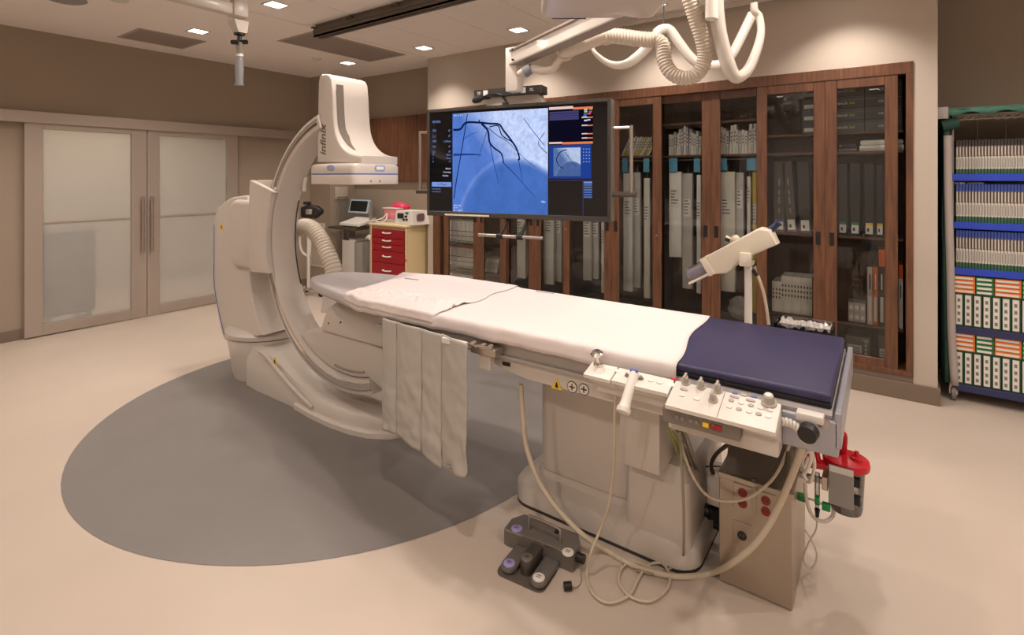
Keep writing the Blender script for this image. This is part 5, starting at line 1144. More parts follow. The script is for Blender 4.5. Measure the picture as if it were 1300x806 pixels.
# red fitting and holder left of the canister
rf = thing('red_tubing_holder', 'red plastic tubing holder between power box and canister', 'holder', at(1035, 585, y=2.36))
A = at(1022, 578, y=2.37); B_ = at(1050, 598, y=2.37); b = BM(); loft(b, [[(A.x, 2.34, B_.z+.005), (A.x, 2.40, B_.z+.005), (A.x, 2.40, A.z+.0), (A.x, 2.34, A.z)], [(B_.x, 2.35, B_.z+.012), (B_.x, 2.39, B_.z+.012), (B_.x, 2.39, A.z-.012), (B_.x, 2.35, A.z-.012)]]); ob('holder_body', b, RED, rf)
b = BM(); tube(b, [at(1039, 548, y=2.34), at(1036, 562, y=2.35), at(1038, 580, y=2.36), at(1042, 594, y=2.37)], .010, 10); ob('red_tube', b, RED, rf)
b = BM(); tube(b, [at(1066, 548, y=2.40), at(1072, 552, y=2.41), at(1072, 566, y=2.42), at(1070, 578, y=2.42)], .010, 10); tag(ob('red_tube', b, RED), 'short red tube dropping from the table end into the canister lid', 'tube')
# green stopcock line
gs = thing('stopcock_line', 'clear vertical line with two bright green stopcocks', 'stopcock', at(1037, 655, y=2.34))
GRN = mat('stopcock_green', (20, 140, 70), .4)
b = BM(); cyl(b, at(1037.5, 600, y=2.34), at(1037.5, 640, y=2.34), .009, seg=12); cyl(b, at(1037.5, 640, y=2.34), at(1037.5, 656, y=2.34), .007, .004, seg=12); ob('syringe_barrel', b, CLEAR, gs)
for px, py, w_ in ((1018, 631, .012), (1049, 643, .014), (1037.5, 634, .008)): p_ = at(px, py, y=2.33); b = BM(); box(b, p_.x-w_, p_.x+w_, 2.32, 2.34, p_.z-.014, p_.z+.014, .003, 2); ob('stopcock', b, GRN, gs)
b = BM(); tube(b, [at(1010, 629, y=2.33), at(1030, 634, y=2.33), at(1050, 643, y=2.33)], .004, 8, 3); ob('cross_line', b, STEEL, gs)
b = BM(); cyl(b, at(1037.5, 646, y=2.335), at(1037.5, 656, y=2.335), .010, .006, seg=10); ob('black_tip', b, BLACK, gs)
# ---------------------------------------------------------------- cables
def cable(lb, pts, r, m, grp='table cables', seg=10, cat='cable', name='cable', smooth=8):
    b = BM(); tube(b, pts, r, seg, smooth); return tag(ob(name, b, m, smooth=60), lb, cat, grp)
CABM = mat('cable_cream', (200, 186, 164), .5); CABG = mat('cable_grey', (150, 138, 124), .5); TUBC = mat('tube_clear', (214, 206, 196), .25, alpha=.75)
g = lambda px, py: at(px, py, z=.012)
cable('thick cream hose curving from the table foot down across the floor', [at(1022, 556, y=1.80), at(1017, 572, y=1.84), at(1007, 600, y=1.92), at(992, 635, y=2.0), at(975, 668, y=2.02), at(955, 694, y=2.02), at(930, 714, y=2.04)]+[g(905, 727), g(870, 732), g(840, 729), g(800, 716), g(772, 700)]+[at(745, 683, y=1.98), at(720, 660, y=1.97), at(697, 632, y=1.96), at(680, 602, y=1.95), at(668, 565, y=1.94), at(664, 530, y=1.93), at(661, 488, y=1.92)], .011, CABM)
cable('thin cream cable dropping from the joystick console and looping on the floor', [at(781, 497, y=1.80), at(780, 540, y=1.82), at(779, 590, y=1.86), at(773, 640, y=1.9), at(762, 672, y=1.92), at(750, 702, z=.10), g(745, 728), g(752, 752), g(772, 765), g(798, 756), g(810, 735), g(822, 718), g(840, 715), g(850, 730), g(846, 748), g(825, 763), g(800, 757), g(786, 738), g(790, 720), g(806, 714), g(830, 722)], .0055, CABM)
cable('grey cable hanging along the drive housing to the floor', [at(863, 548, y=1.95), at(866, 600, y=1.97), at(868, 650, y=2.0), at(868, 690, y=2.03), at(866, 708, z=.05), g(850, 722), g(830, 728), g(808, 724)], .005, CABG)
cable('pale cable sagging from under the console to the power box front', [at(862, 548, y=1.96), at(868, 575, y=1.98), at(880, 605, y=2.02), at(897, 628, y=2.08), at(920, 636, y=2.12), at(950, 632, y=2.13), at(975, 614, y=2.12), at(990, 594, y=2.1), at(1002, 565, y=1.95), at(1008, 545, y=1.85)], .0055, CABM)
YG = mat('cable_yellow_green', (150, 160, 50), .5); OLV = mat('cable_olive', (96, 92, 66), .5)
for i, (x0, x1, x2, y2, m, lb) in enumerate([(848, 862, 884, 632, YG, 'yellow-green earth wire beneath the console, longest'), (853, 868, 888, 622, YG, 'yellow-green earth wire beneath the console, shorter one'), (859, 872, 892, 640, OLV, 'olive wire in the bundle beneath the console, left'), (864, 877, 896, 636, OLV, 'olive wire in the bundle beneath the console, middle'), (868, 882, 902, 650, CABG, 'grey-brown wire in the bundle beneath the console, right')]):
    cable(lb, [at(x0, 546, y=1.98), at((x0+x1)/2, 560, y=2.05), at(x1, 580, y=2.15), at((x1+x2)/2, 605, y=2.28), at(x2, y2, y=2.36)], .0045, m, 'wire bundle under the console')
cable('dark cable arching from the console to the power box side', [at(938, 560, y=2.05), at(922, 566, y=2.15), at(908, 578, y=2.25), at(903, 592, y=2.3), at(908, 606, y=2.33), at(915, 612, y=2.33)], .008, mat('cable_brown', (74, 58, 48), .5))
cable('thin black wire arching behind the power box', [at(880, 605, y=2.35), at(886, 596, y=2.35), at(900, 592, y=2.36), at(915, 592, y=2.36)], .003, BLACK)
b = BM(); P_ = [at(992, 535, y=1.77), at(1000, 536, y=1.78), at(1010, 541, y=1.79), at(1018, 549, y=1.80), at(1022, 560, y=1.81)]; tube(b, P_, .012, 12, 8, rib=.16, rstep=.005); tag(ob('coiled_sleeve', b, WHITE, smooth=25), 'white ribbed sleeve leaving the main console on the right', 'sleeve')
cable('white looped tubing hanging below the table frame end', [at(1023, 560, y=1.84), at(1030, 580, y=1.9), at(1022, 600, y=1.95), at(1018, 585, y=1.98), at(1028, 570, y=2.0), at(1034, 590, y=2.05), at(1028, 612, y=2.1), at(1020, 600, y=2.12), at(1026, 580, y=2.12)], .0055, WHITE)
cable('clear tube looping below the canister', [at(1022, 612, y=2.30), at(1024, 635, y=2.31), at(1032, 655, y=2.33), at(1046, 662, y=2.36), at(1057, 655, y=2.38), at(1058, 642, y=2.40)], .007, TUBC)
cable('thin clear line curling beside the power box', [at(1037, 656, y=2.34), at(1036, 672, y=2.36), at(1026, 690, y=2.38), at(1020, 710, y=2.4), at(1030, 722, y=2.42), at(1037, 705, y=2.42), at(1030, 685, y=2.42), at(1022, 673, y=2.40)], .003, TUBC)
b = BM(); tube(b, [at(985, 552, y=1.95), at(996, 560, y=1.97), at(1003, 575, y=2.0), at(1000, 600, y=2.05)], .014, 10); tag(ob('cable', b, DKMETAL), 'dark metallic conduit behind the main console', 'cable', 'table cables')
# ================================================================== foot switch
fs = thing('foot_switch', 'grey four-pedal foot switch with wire carrying handle on the floor', 'foot switch', (-1.2, 1.83, 0))
FSM = mat('footswitch_grey', (118, 112, 106), .42, metal=.3)
A = at(640, 692, z=0); B_ = at(727, 728, z=0); ax = (B_-A); Lf = ax.length; ax.normalize(); up = Vector((-ax.y, ax.x, 0))
Mf = Matrix(((ax.x, up.x, 0, A.x), (ax.y, up.y, 0, A.y), (0, 0, 1, 0), (0, 0, 0, 1)))
dM = (at(650, 664, z=.0)-A).dot(up); dM = max(.09, min(.13, dM))
b = BM(); prism(b, [(0, 0), (Lf, 0), (Lf+.005, dM*.55), (Lf-.03, dM), (.03, dM), (-.005, dM*.55)], 'z', .003, .075, .004, 1, M=Mf); ob('main_body', b, FSM, fs, smooth=0)
b = BM(); box(b, .003, Lf-.003, -.001, .003, .068, .074, M=Mf); ob('front_trim', b, STEEL, fs, smooth=0)
pa = Mf.inverted() @ at(631, 727, z=0); pb = Mf.inverted() @ at(683, 752, z=0)
b = BM(); prism(b, rrect(pa.x-.005, pb.x+.02, min(pa.y, pb.y)-.005, .0, .03, 5), 'z', 0.001, .006, M=Mf); ob('base_plate', b, mat('footswitch_plate', (120, 112, 104), .4, metal=.5), fs)
def disc_b(par, x, y, z, m, s): 
    b = BM(); lathe(b, [(0, 0), (.024, 0), (.024, .004), (.019, .007), (0, .0075)], (x, y, z), 22, M=Mf); d_ = ob('pedal_button', b, m, par)
    for k2 in (0, 1): b = BM(); box(b, x-.009, x+.009, y-.006+k2*.009, y-.003+k2*.009, z+.0074, z+.0080, M=Mf); ob('print_line', b, INK, d_, smooth=0)
LIL = mat('lilac_button', (160, 150, 200), .4)
q1 = Mf.inverted() @ at(656, 670, z=.08); q2 = Mf.inverted() @ at(721, 700, z=.08)
disc_b(fs, q1.x, q1.y, .075, LIL, ''); disc_b(fs, q2.x, q2.y, .075, WHITE, '')
for px, py, m in ((646.5, 714, LIL), (684, 732, WHITE)):
    q = Mf.inverted() @ at(px, py, z=.035); b = BM(); ol = [(q.x-.032, -.002), (q.x+.032, -.002), (q.x+.032, q.y)]+[(q.x+math.cos(t)*.032, q.y+math.sin(t)*.032) for t in (math.radians(-a) for a in range(15, 180, 15))]+[(q.x-.032, q.y)]
    prism(b, ol, 'z', .012, .030, .003, 2, M=Mf); pd = ob('pedal', b, FSM, fs); disc_b(pd, q.x, q.y, .030, m, '')
q = Mf.inverted() @ at(669, 712, z=.05); b = BM(); ol = [(q.x-.026, -.002), (q.x+.026, -.002), (q.x+.026, q.y)]+[(q.x+math.cos(t)*.026, q.y+math.sin(t)*.026) for t in (math.radians(-a) for a in range(15, 180, 15))]+[(q.x-.026, q.y)]
prism(b, ol, 'z', .006, .062, .004, 2, M=Mf); pd = ob('centre_post', b, DKMETAL, fs); disc_b(pd, q.x, q.y, .062, FSM, '')
h0 = Mf.inverted() @ at(672, 672, z=.075); h1 = Mf.inverted() @ at(711, 689, z=.075)
b = BM(); H = .055; tube(b, [(h0.x, h0.y, .07), (h0.x, h0.y, .07+H), (h0.x+.008, h0.y-.0, .08+H), (h1.x-.02, h1.y, .08+H), (h1.x, h1.y, .065+H), (h1.x, h1.y, .07)], .005, 8, 3, M=Mf); ob('carry_handle', b, STEEL, fs)
b = BM(); box(b, Lf*.62, Lf*.68, dM*.62, dM*.85, .0745, .0765, M=Mf); ob('latch_slot', b, BLACK, fs, smooth=0)
b = BM(); cyl(b, (Lf-.005, dM*.3, .045), (Lf+.035, dM*.3, .045), .018, seg=16, M=Mf); ob('connector', b, BLACK, fs)
cap = thing('connector_cap', 'small black connector cap on a thin tether beside the foot switch', 'cap', at(721, 744, z=0))
p_ = at(721, 744, z=.016); b = BM(); cyl(b, (p_.x-.012, p_.y-.01, .016), (p_.x+.010, p_.y+.01, .016), .0155, seg=18); ob('cap_body', b, BLACK, cap)
b = BM(); tube(b, [(p_.x+.01, p_.y+.01, .012), at(733, 745, z=.004), at(738, 737, z=.004), at(737, 722, z=.02), Mf @ Vector((Lf+.03, dM*.3, .035))], .0018, 6); ob('tether', b, CABG, cap)
# ================================================================== contrast injector at the far rail
ij = thing('contrast_injector', 'cream contrast injector head tilted on a white pole at the far rail', 'injector', (-.53, 2.72, .80))
IY = 2.72
pp = lambda px, py: at(px, py, y=IY)
q0, q1 = pp(950, 420), pp(950, 328)
b = BM(); cyl(b, (q0.x, IY, .83), (q1.x, IY, q1.z), .0175, seg=20); ob('pole', b, WHITE, ij)
b = BM(); box(b, q0.x-.04, q0.x+.04, 2.515, 2.745, .83, .87, .006, 2); ob('rail_clamp', b, STEEL, ij)
b = BM(); A = pp(945, 331); box(b, q1.x-.028, q1.x+.026, IY-.075, IY-.045, q1.z-.03, q1.z+.035, .006, 2); cyl(b, (q1.x, IY-.05, q1.z+.005), (q1.x, IY+.03, q1.z+.005), .016, seg=16); box(b, q1.x-.026, q1.x+.026, IY-.06, IY+.02, q1.z-.03, q1.z-.005, .006, 2); yk = ob('yoke', b, CREAM, ij)
b = BM(); cyl(b, (q1.x-.003, IY-.079, q1.z+.003), (q1.x-.003, IY-.074, q1.z+.003), .014, seg=18); ob('pivot_cap', b, WHITE, yk)
E1, E2 = pp(898, 338), pp(980, 297); axv = (E2-E1); LI = axv.length; axv.normalize(); nv = Vector((-axv.z, 0, axv.x))
Mj = Matrix(((axv.x, 0, nv.x, E1.x), (axv.y, 1, nv.y, IY), (axv.z, 0, nv.z, E1.z), (0, 0, 0, 1)))   # x along head, y depth, z up-left
b = BM(); bt = .05; prism(b, [(.03, -.050), (.07, -.068), (.10, -.066), (.16, -.045), (LI, -.052), (LI+.01, .02), (LI-.03, .050), (.03, .046)], 'y', -.045, .06, .010, 3, M=Mj); ob('head_body', b, CREAM, ij, smooth=40)
b = BM(); box(b, -.005, .030, -.05, .062, -.048, .046, .006, 2, M=Mj); box(b, .029, .034, -.046, .058, -.05, .048, M=Mj); ob('front_collar', b, CREAM, ij)
b = BM(); box(b, .07, .15, .0, .03, .046, .051, .001, 1, M=Mj); ob('display_slot', b, BLACK, ij, smooth=0)
b = BM(); lathe(b, [(0, 0), (.018, 0), (.02, .008), (.014, .022), (0, .024)], (.19, .005, .05), 18, M=Mj); cyl(b, (.17, .005, .06), (.155, .005, .085), .009, seg=12, M=Mj); ob('top_knob', b, CREAM, ij)
b = BM(); cyl(b, (.165, .005, .06), (.15, .005, .078), .012, seg=12, M=Mj); ob('black_knob', b, BLACK, ij)
b = BM(); cyl(b, (LI-.005, .01, .015), (LI+.05, .01, .032), .017, .014, seg=18, M=Mj); cyl(b, (LI+.045, .01, .030), (LI+.052, .01, .033), .018, seg=18, M=Mj); ob('rear_knob', b, mat('navy_knob', (44, 52, 84), .4), ij)
SYR = mat('syringe_tint', (150, 142, 156), .15, alpha=.6)
b = BM(); cyl(b, (-.005, .006, -.002), (-.10, .006, -.002), .030, seg=24, M=Mj); lathe(b, [(.03, 0), (.028, -.006), (.012, -.016), (.006, -.026), (0, -.026)], (0, 0, 0), 20, M=Mj @ Matrix.Translation((-.10, .006, -.002)) @ Matrix.Rotation(math.pi/2, 4, 'Y')); sy = ob('syringe', b, SYR, ij)
for dz in (-.036, .03): b = BM(); box(b, -.12, .0, -.035 if dz < 0 else .02, -.02 if dz < 0 else .035, dz-.006, dz+.006, .003, 1, M=Mj); ob('pressure_jacket', b, CLEAR if dz > 0 else CREAM, ij)
b = BM(); cyl(b, (-.008, .006, -.002), (-.04, .006, -.002), .026, seg=20, M=Mj); ob('plunger', b, GREY, sy)
b = BM(); tube(b, [pp(955, 333)+Vector((0, .02, 0)), pp(958, 345)+Vector((0, .02, 0)), pp(964, 355), pp(969, 370), pp(973, 390), pp(976, 412)], .007, 10); tag(ob('cable', b, CABM), 'cream cable hanging from the injector head', 'cable')
b = BM(); cyl(b, pp(956, 342), pp(961, 350), .010, seg=12); cyl(b, pp(954, 330)+Vector((0, .02, 0)), pp(957, 338)+Vector((0, .02, 0)), .011, seg=12); ob('strain_relief', b, BLACK, ij)
# clear plastic tray beyond the mattress edge
ty = thing('plastic_tray', 'clear crumpled plastic tray at the far edge beside the mattress', 'tray', (-.28, 2.62, .88))
b = BM(); x0, x1 = at(985, 412, y=2.60).x, at(1058, 425, y=2.60).x
box(b, x0, x1, 2.55, 2.71, .89, .894); ob('tray_floor', b, CLEAR, ty, smooth=0)
for q in ((x0, x1, 2.55, 2.554), (x0, x1, 2.706, 2.71), (x0, x0+.004, 2.554, 2.706), (x1-.004, x1, 2.554, 2.706)): b = BM(); box(b, *q, .894, .958); ob('tray_wall', b, CLEAR, ty, smooth=0)
b2 = BM(); bmesh.ops.create_grid(b2, x_segments=24, y_segments=10, size=.5)
for v in b2.verts: v.co = Vector(((x0+x1)/2+v.co.x*(x1-x0)*.9, 2.63+v.co.y*.13, .945+.025*mnoise.noise(Vector((v.co.x*14, v.co.y*9, 3)))+.012*mnoise.noise(Vector((v.co.x*40, v.co.y*30, 3)))))
b = BM(); merge(b, b2); ob('film', b, mat('film_wrap', (220, 214, 208), .15, alpha=.55, spec=.8), ty, smooth=15)
for px in (1022, 1049): b = BM(); q = at(px, 412+(px-1022)*.2, y=2.60); cyl(b, (q.x, 2.552, .95), (q.x, 2.542, .95), .008, seg=10); ob('rivet', b, BLACK, ty)
# ================================================================== alcove: red drawer cart with defibrillator
cy0, cy1 = 4.40, 4.96
cxa, cxb = at(470, 300, y=cy0).x, at(516.5, 300, y=cy0).x; czt = at(500, 285, y=cy0).z
ctr = thing('drawer_cart', 'cream emergency cart with five dark red drawers in the alcove', 'cart', ((cxa+cxb)/2, (cy0+cy1)/2, 0))
CARTM = mat('cart_cream', (214, 192, 148), .45); CRED = mat('drawer_red', (150, 14, 30), .35)
b = BM(); box(b, cxa, cxb, cy0+.02, cy1, .10, czt-.03, .006, 2)
box(b, cxa, cxa+.035, cy0, cy0+.03, .10, czt-.03, .004, 1); box(b, cxb-.035, cxb, cy0, cy0+.03, .10, czt-.03, .004, 1); ob('body', b, CARTM, ctr)
b = BM(); box(b, cxa-.015, cxb+.015, cy0-.02, cy1+.01, czt-.03, czt, .010, 3); ob('worktop', b, CARTM, ctr)
ys = [290.5, 299.3, 307, 316, 333, 360]
zz = [at(490, y_, y=cy0).z for y_ in ys]+[]
edges = [at(475, v, y=cy0).z for v in (289.5, 300.5, 308.5, 316.5, 331.5, 352)]
for i in range(5):
    z1_, z0_ = edges[i], edges[i+1]
    b = BM(); box(b, cxa+.04, cxb-.04, cy0-.012, cy0+.018, z0_+.003, z1_-.002, .004, 1); d_ = ob('drawer', b, CRED, ctr)
    zh = (z0_+z1_)/2+.012; xm = (cxa+cxb)/2; b = BM(); tube(b, [(xm-.065, cy0-.012, zh), (xm-.06, cy0-.035, zh), (xm, cy0-.038, zh-.004), (xm+.06, cy0-.035, zh), (xm+.065, cy0-.012, zh)], .008, 8, 4); ob('handle', b, WHITE, d_)
b = BM(); box(b, cxa+.04, cxb-.04, cy0-.010, cy0+.018, .14, edges[5]-.003, .004, 1); ob('drawer', b, CRED, ctr)
for sx in (cxa+.06, cxb-.06):
    for sy in (cy0+.06, cy1-.06): b = BM(); cyl(b, (sx-.014, sy, .05), (sx+.014, sy, .05), .05, seg=18); box(b, sx-.02, sx+.02, sy-.02, sy+.02, .06, .11); ob('caster', b, RUBBER, ctr)
b = BM(); q = at(513, 330, y=cy0); ball(b, (cxb-.012, cy0-.008, q.z), .014); ob('lock', b, RED, ctr)
df = thing('defibrillator', 'white defibrillator with small dark screen on the red cart', 'defibrillator', at(512, 283, y=4.5))
q0 = at(503, 282, y=4.46); q1 = at(526, 266, y=4.46); dz1 = at(512, 267.5, y=4.46).z
b = BM(); loft(b, [[(q0.x, 4.44, czt+.002), (q1.x-.0, 4.44, czt+.002), (q1.x+.03, 4.70, czt+.002), (q0.x, 4.70, czt+.002)], [(q0.x+.01, 4.45, dz1), (q1.x-.02, 4.45, dz1), (q1.x-.01, 4.70, dz1), (q0.x+.01, 4.70, dz1)]]); ob('case', b, WHITE, df, smooth=20)
A = at(504.5, 270.5, y=4.435); B_ = at(512, 277.5, y=4.435); b = BM(); box(b, A.x, B_.x, 4.432, 4.442, B_.z, A.z, .002, 1); ob('screen', b, mat('defib_screen', (40, 46, 52), .15), df, smooth=0)
for px, py in ((515, 275), (512.5, 279), (516, 279)): q = at(px, py, y=4.435); b = BM(); cyl(b, (q.x, 4.43, q.z), (q.x, 4.446, q.z), .014, seg=14); ob('knob', b, BLACK, df)
q = at(516, 270.5, y=4.435); b = BM(); box(b, q.x-.02, q.x+.02, 4.434, 4.45, q.z-.012, q.z+.012); ob('paper_slot', b, GREENM, df, smooth=0)
q = at(521.5, 275, y=4.5); b = BM(); prism(b, rrect(4.50, 4.62, q.z-.05, q.z+.04, .03), 'x', q1.x-.004, q1.x+.014); ob('paddle_recess', b, mat('recess_mauve', (120, 96, 96), .5), df)
pb_ = thing('pink_bin', 'clear lidded bin of pink packets on the red cart', 'bin', at(497, 282, y=4.7))
xa, xb = at(487.5, 280, y=4.66).x, at(505, 280, y=4.66).x; z1_ = at(495, 265, y=4.66).z
b = BM(); box(b, xa, xb, 4.66, 4.84, czt+.002, z1_, .008, 2); ob('bin_body', b, mat('pink_film', (226, 140, 148), .35), pb_)
b = BM(); box(b, xa-.03, xb, 4.65, 4.85, z1_, z1_+.012, .003, 1); ob('lid', b, WHITE, pb_)
b = BM(); b2 = BM(); bmesh.ops.create_icosphere(b2, subdivisions=3, radius=1); c_ = Vector((at(507, 262, y=4.78).x, 4.80, z1_+.02))
for v in b2.verts: v.co = v.co*(1+.25*mnoise.noise(v.co*2.6)); v.co = c_+Vector((v.co.x*.16, v.co.y*.07, v.co.z*.06))
merge(b, b2); ob('packets', b, mat('hot_pink', (222, 58, 92), .4), pb_)
b = BM(); box(b, xa, xb+.02, 4.60, 4.65, czt+.001, czt+.03, .006, 2); ob('tray', b, mat('grey_lilac', (180, 172, 180), .5), pb_)
b = BM(); q = at(476, 281, y=4.55); tube(b, [(q.x-.03, 4.52, czt+.006), (q.x+.03, 4.55, czt+.02), (q.x+.1, 4.6, czt+.05), (q.x+.13, 4.64, czt+.10), (q.x+.16, 4.6, czt+.03), (q.x+.2, 4.5, czt+.008), (q.x+.12, 4.47, czt+.008), (q.x+.06, 4.52, czt+.008)], .008, 8); tag(ob('cable', b, WHITE), 'white coiled lead lying on the red cart', 'cable')
# ================================================================== alcove: laptop trolley
LX, LY = at(448, 300, y=4.62).x, 4.62
lt = thing('laptop_trolley', 'grey equipment trolley left of the red cart', 'trolley', (LX, LY, 0))
TG = mat('trolley_grey', (150, 146, 140), .45)
z_sh = at(445, 288, y=4.6).z
b = BM(); xa, xb = at(427, 290, y=4.62).x, at(462, 290, y=4.62).x; box(b, xa, xb, 4.48, 4.86, z_sh-.03, z_sh, .008, 2); ob('shelf', b, DKMETAL, lt)
b = BM(); xa2, xb2 = at(437, 320, y=4.66).x, at(463, 320, y=4.66).x; box(b, xa2, xb2-.16, 4.62, 4.95, .12, z_sh-.17, .012, 2); ob('processor_case', b, WHITEP, lt)
b = BM(); box(b, xb2-.15, xb2+.02, 4.60, 4.95, .12, z_sh-.2, .012, 2); ob('side_case', b, TG, lt)
b = BM(); q = at(443, 304, y=4.62); box(b, xa2+.03, xa2+.16, 4.614, 4.62, q.z-.01, q.z+.012); ob('vent_slot', b, DARK, lt, smooth=0)
b = BM(); box(b, xa2-.1, xa2-.06, 4.7, 4.74, .08, z_sh-.03); box(b, xb2+.04, xb2+.07, 4.7, 4.74, .08, z_sh+.35); ob('post', b, TG, lt, smooth=0)
b = BM(); box(b, xa2-.1, xb2+.05, 4.6, 4.94, .07, .11, .01, 2); ob('foot', b, DKMETAL, lt)
for sx in (xa2-.06, xb2): b = BM(); cyl(b, (sx-.012, 4.66, .035), (sx+.012, 4.66, .035), .035, seg=14); ob('caster', b, RUBBER, lt)
b = BM(); tube(b, [at(466, 302, y=4.62), at(469, 300, y=4.6), at(470, 304, y=4.6)], .022, 10); ob('probe_holder', b, WHITE, lt)
lp_ = thing('laptop', 'small open laptop with pale blue frame on the trolley', 'laptop', at(449, 284, y=4.62))
kx0, kx1 = at(434, 280, y=4.56).x, at(459, 280, y=4.56).x
zk_ = z_sh+.025
b = BM(); loft(b, [[(kx0, 4.52, zk_), (kx1, 4.52, zk_), (kx1+.03, 4.78, zk_+.06), (kx0+.03, 4.78, zk_+.06)], [(kx0, 4.52, zk_+.03), (kx1, 4.52, zk_+.03), (kx1+.03, 4.78, zk_+.1), (kx0+.03, 4.78, zk_+.1)]]); ob('keyboard_deck', b, WHITE, lp_, smooth=0)
b = BM(); box(b, kx0+.05, kx1-.05, 4.55, 4.68, z_sh, zk_+.03); ob('riser', b, GREY, lp_, smooth=0)
sa, sb_ = at(443, 253, y=4.80), at(467, 271, y=4.80)
PBL = mat('pale_blue', (168, 196, 206), .4)
b = BM(); loft(b, [[(sa.x-.01, 4.79, sb_.z), (sb_.x, 4.79, sb_.z), (sb_.x+.01, 4.83, sa.z), (sa.x+.01, 4.83, sa.z)], [(sa.x-.01, 4.81, sb_.z), (sb_.x, 4.81, sb_.z), (sb_.x+.01, 4.85, sa.z), (sa.x+.01, 4.85, sa.z)]]); ob('screen_frame', b, PBL, lp_, smooth=0)
b = BM(); h_ = sa.z-sb_.z; loft(b, [[(sa.x+.025, 4.788+.005, sb_.z+h_*.12), (sb_.x-.03, 4.788+.005, sb_.z+h_*.12), (sb_.x-.025, 4.823, sa.z-h_*.1), (sa.x+.03, 4.823, sa.z-h_*.1)], [(sa.x+.025, 4.8, sb_.z+h_*.12), (sb_.x-.03, 4.8, sb_.z+h_*.12), (sb_.x-.025, 4.832, sa.z-h_*.1), (sa.x+.03, 4.832, sa.z-h_*.1)]]); ob('screen', b, mat('laptop_screen', (24, 24, 26), .2), lp_, smooth=0)
# ================================================================== rolling stand with black viewer, behind the C
SX, SY = -6.30, 4.16
rs = thing('rolling_stand', 'white rolling stand with a black clamp head behind the curved arm', 'stand', (SX, SY, 0))
zt_ = at(388, 262, d=(Vector((SX, SY, 0)).dot(Vector((-SA, CA, 0))))).z
b = BM(); cyl(b, (SX, SY, .07), (SX, SY, zt_), .022, seg=14); ob('pole', b, WHITEP, rs)
for k2 in range(5):
    a = 2*math.pi*k2/5+.2; e_ = Vector((SX+.22*math.cos(a), SY+.22*math.sin(a), .075)); b = BM(); cyl(b, (SX, SY, .10), e_, .018, .014, seg=10); lg = ob('leg', b, STEEL, rs)
    b = BM(); cyl(b, e_+Vector((-.012, 0, -.04)), e_+Vector((.012, 0, -.04)), .035, seg=16); ob('caster', b, RUBBER, lg)
hd_ = Vector((SX, SY, zt_)); rgt = Vector((CA, SA, 0))
def lz(px, py): r_ = ray(px, py); d_ = hd_.xy.dot(Vector((-SA, CA))); p = r_*d_; p.z += CAMH; return p
b = BM(); c_ = lz(396, 268); Mh = Matrix.Translation(c_) @ Matrix.Rotation(math.atan2(SA, CA), 4, 'Z')
b = BM(); prism(b, [(-.14, -.08), (.06, -.10), (.14, -.03), (.15, .01), (.08, .07), (-.05, .09), (-.14, .05)], 'y', -.05, .06, .025, 3, M=Mh); hd2 = ob('clamp_head', b, BLACK, rs)
b = BM(); box(b, -.06, .03, -.075, -.045, -.04, .03, .01, 2, M=Mh); ob('lens_block', b, STEEL, hd2)
b = BM(); box(b, -.11, -.02, -.03, .03, .09, .13, .01, 2, M=Mh); ob('top_knob', b, BLACK, hd2)
b = BM(); tube(b, [lz(381, 300), lz(381, 310), lz(384, 320), lz(392, 326)], .016, 8); tube(b, [lz(391, 296), lz(394, 308), lz(393, 324)], .016, 8); ob('hook_arm', b, WHITEP, rs)
# ================================================================== covered supply rack at the right
RY = 4.87; RX0, RX1 = .40, 1.02
rk = thing('supply_rack', 'wire supply rack with blue shelf strips under a green fabric cover', 'rack', (.71, 5.1, 0))
def rz(px, py): return at(px, py, y=RY).z
zsh = [rz(1215, 221.5), rz(1215, 282), rz(1215, 340), rz(1215, 414), rz(1215, 487)]
WIRE = mat('rack_wire', (150, 144, 138), .3, metal=.9); SBLUE = mat('shelf_blue', (40, 70, 190), .4); SNAVY = mat('shelf_navy', (46, 48, 92), .45)
for x_ in (RX0+.015, RX1-.015):
    for y_ in (RY+.02, RY+.45): b = BM(); cyl(b, (x_, y_, .13), (x_, y_, 2.04), .0125, seg=12); ob('post', b, WIRE, rk)
ztp = rz(1215, 152)
for zi, z in enumerate([ztp]+zsh):
    b = BM()
    if zi == 0:
        tube(b, [(RX0, RY, z), (RX1, RY, z)], .004, 6, 1); tube(b, [(RX0, RY, z+.035), (RX1, RY, z+.035)], .004, 6, 1)
        n = 30; tube(b, [(RX0+(RX1-RX0)*i/n, RY, z+(.0 if i % 2 else .035)) for i in range(n+1)], .003, 5, 1)
        for i in range(12): tube(b, [(RX0+.02+i*.05, RY, z+.02), (RX0+.02+i*.05, RY+.46, z+.02)], .0025, 5, 1)
        ob('wire_shelf', b, WIRE, rk)
    else:
        box(b, RX0+.03, RX1-.03, RY-.004, RY+.46, z-.012, z-.002, .002, 1); ob('shelf', b, mat('shelf_grey', (110, 106, 104), .5), rk, smooth=0)
        b = BM(); box(b, RX0+.01, RX1-.01, RY-.012, RY-.005, z-.045, z+.004, .002, 1); ob('shelf_strip', b, SBLUE if zi < 4 else SNAVY, rk, smooth=0)
for i in range(4):
    x_ = RX0+.02 if i < 2 else RX1-.02; b = BM(); y_ = RY+.02+(i % 2)*.43
    cyl(b, (x_-.013, y_, .055), (x_+.013, y_, .055), .055, seg=22); cs = ob('caster_wheel', b, GREY, rk)
    b = BM(); box(b, x_-.024, x_+.024, y_-.03, y_+.03, .095, .135, .004, 1); box(b, x_-.024, x_-.016, y_-.02, y_+.02, .045, .10); box(b, x_+.016, x_+.024, y_-.02, y_+.02, .045, .10); ob('caster_fork', b, STEEL, cs, smooth=0)
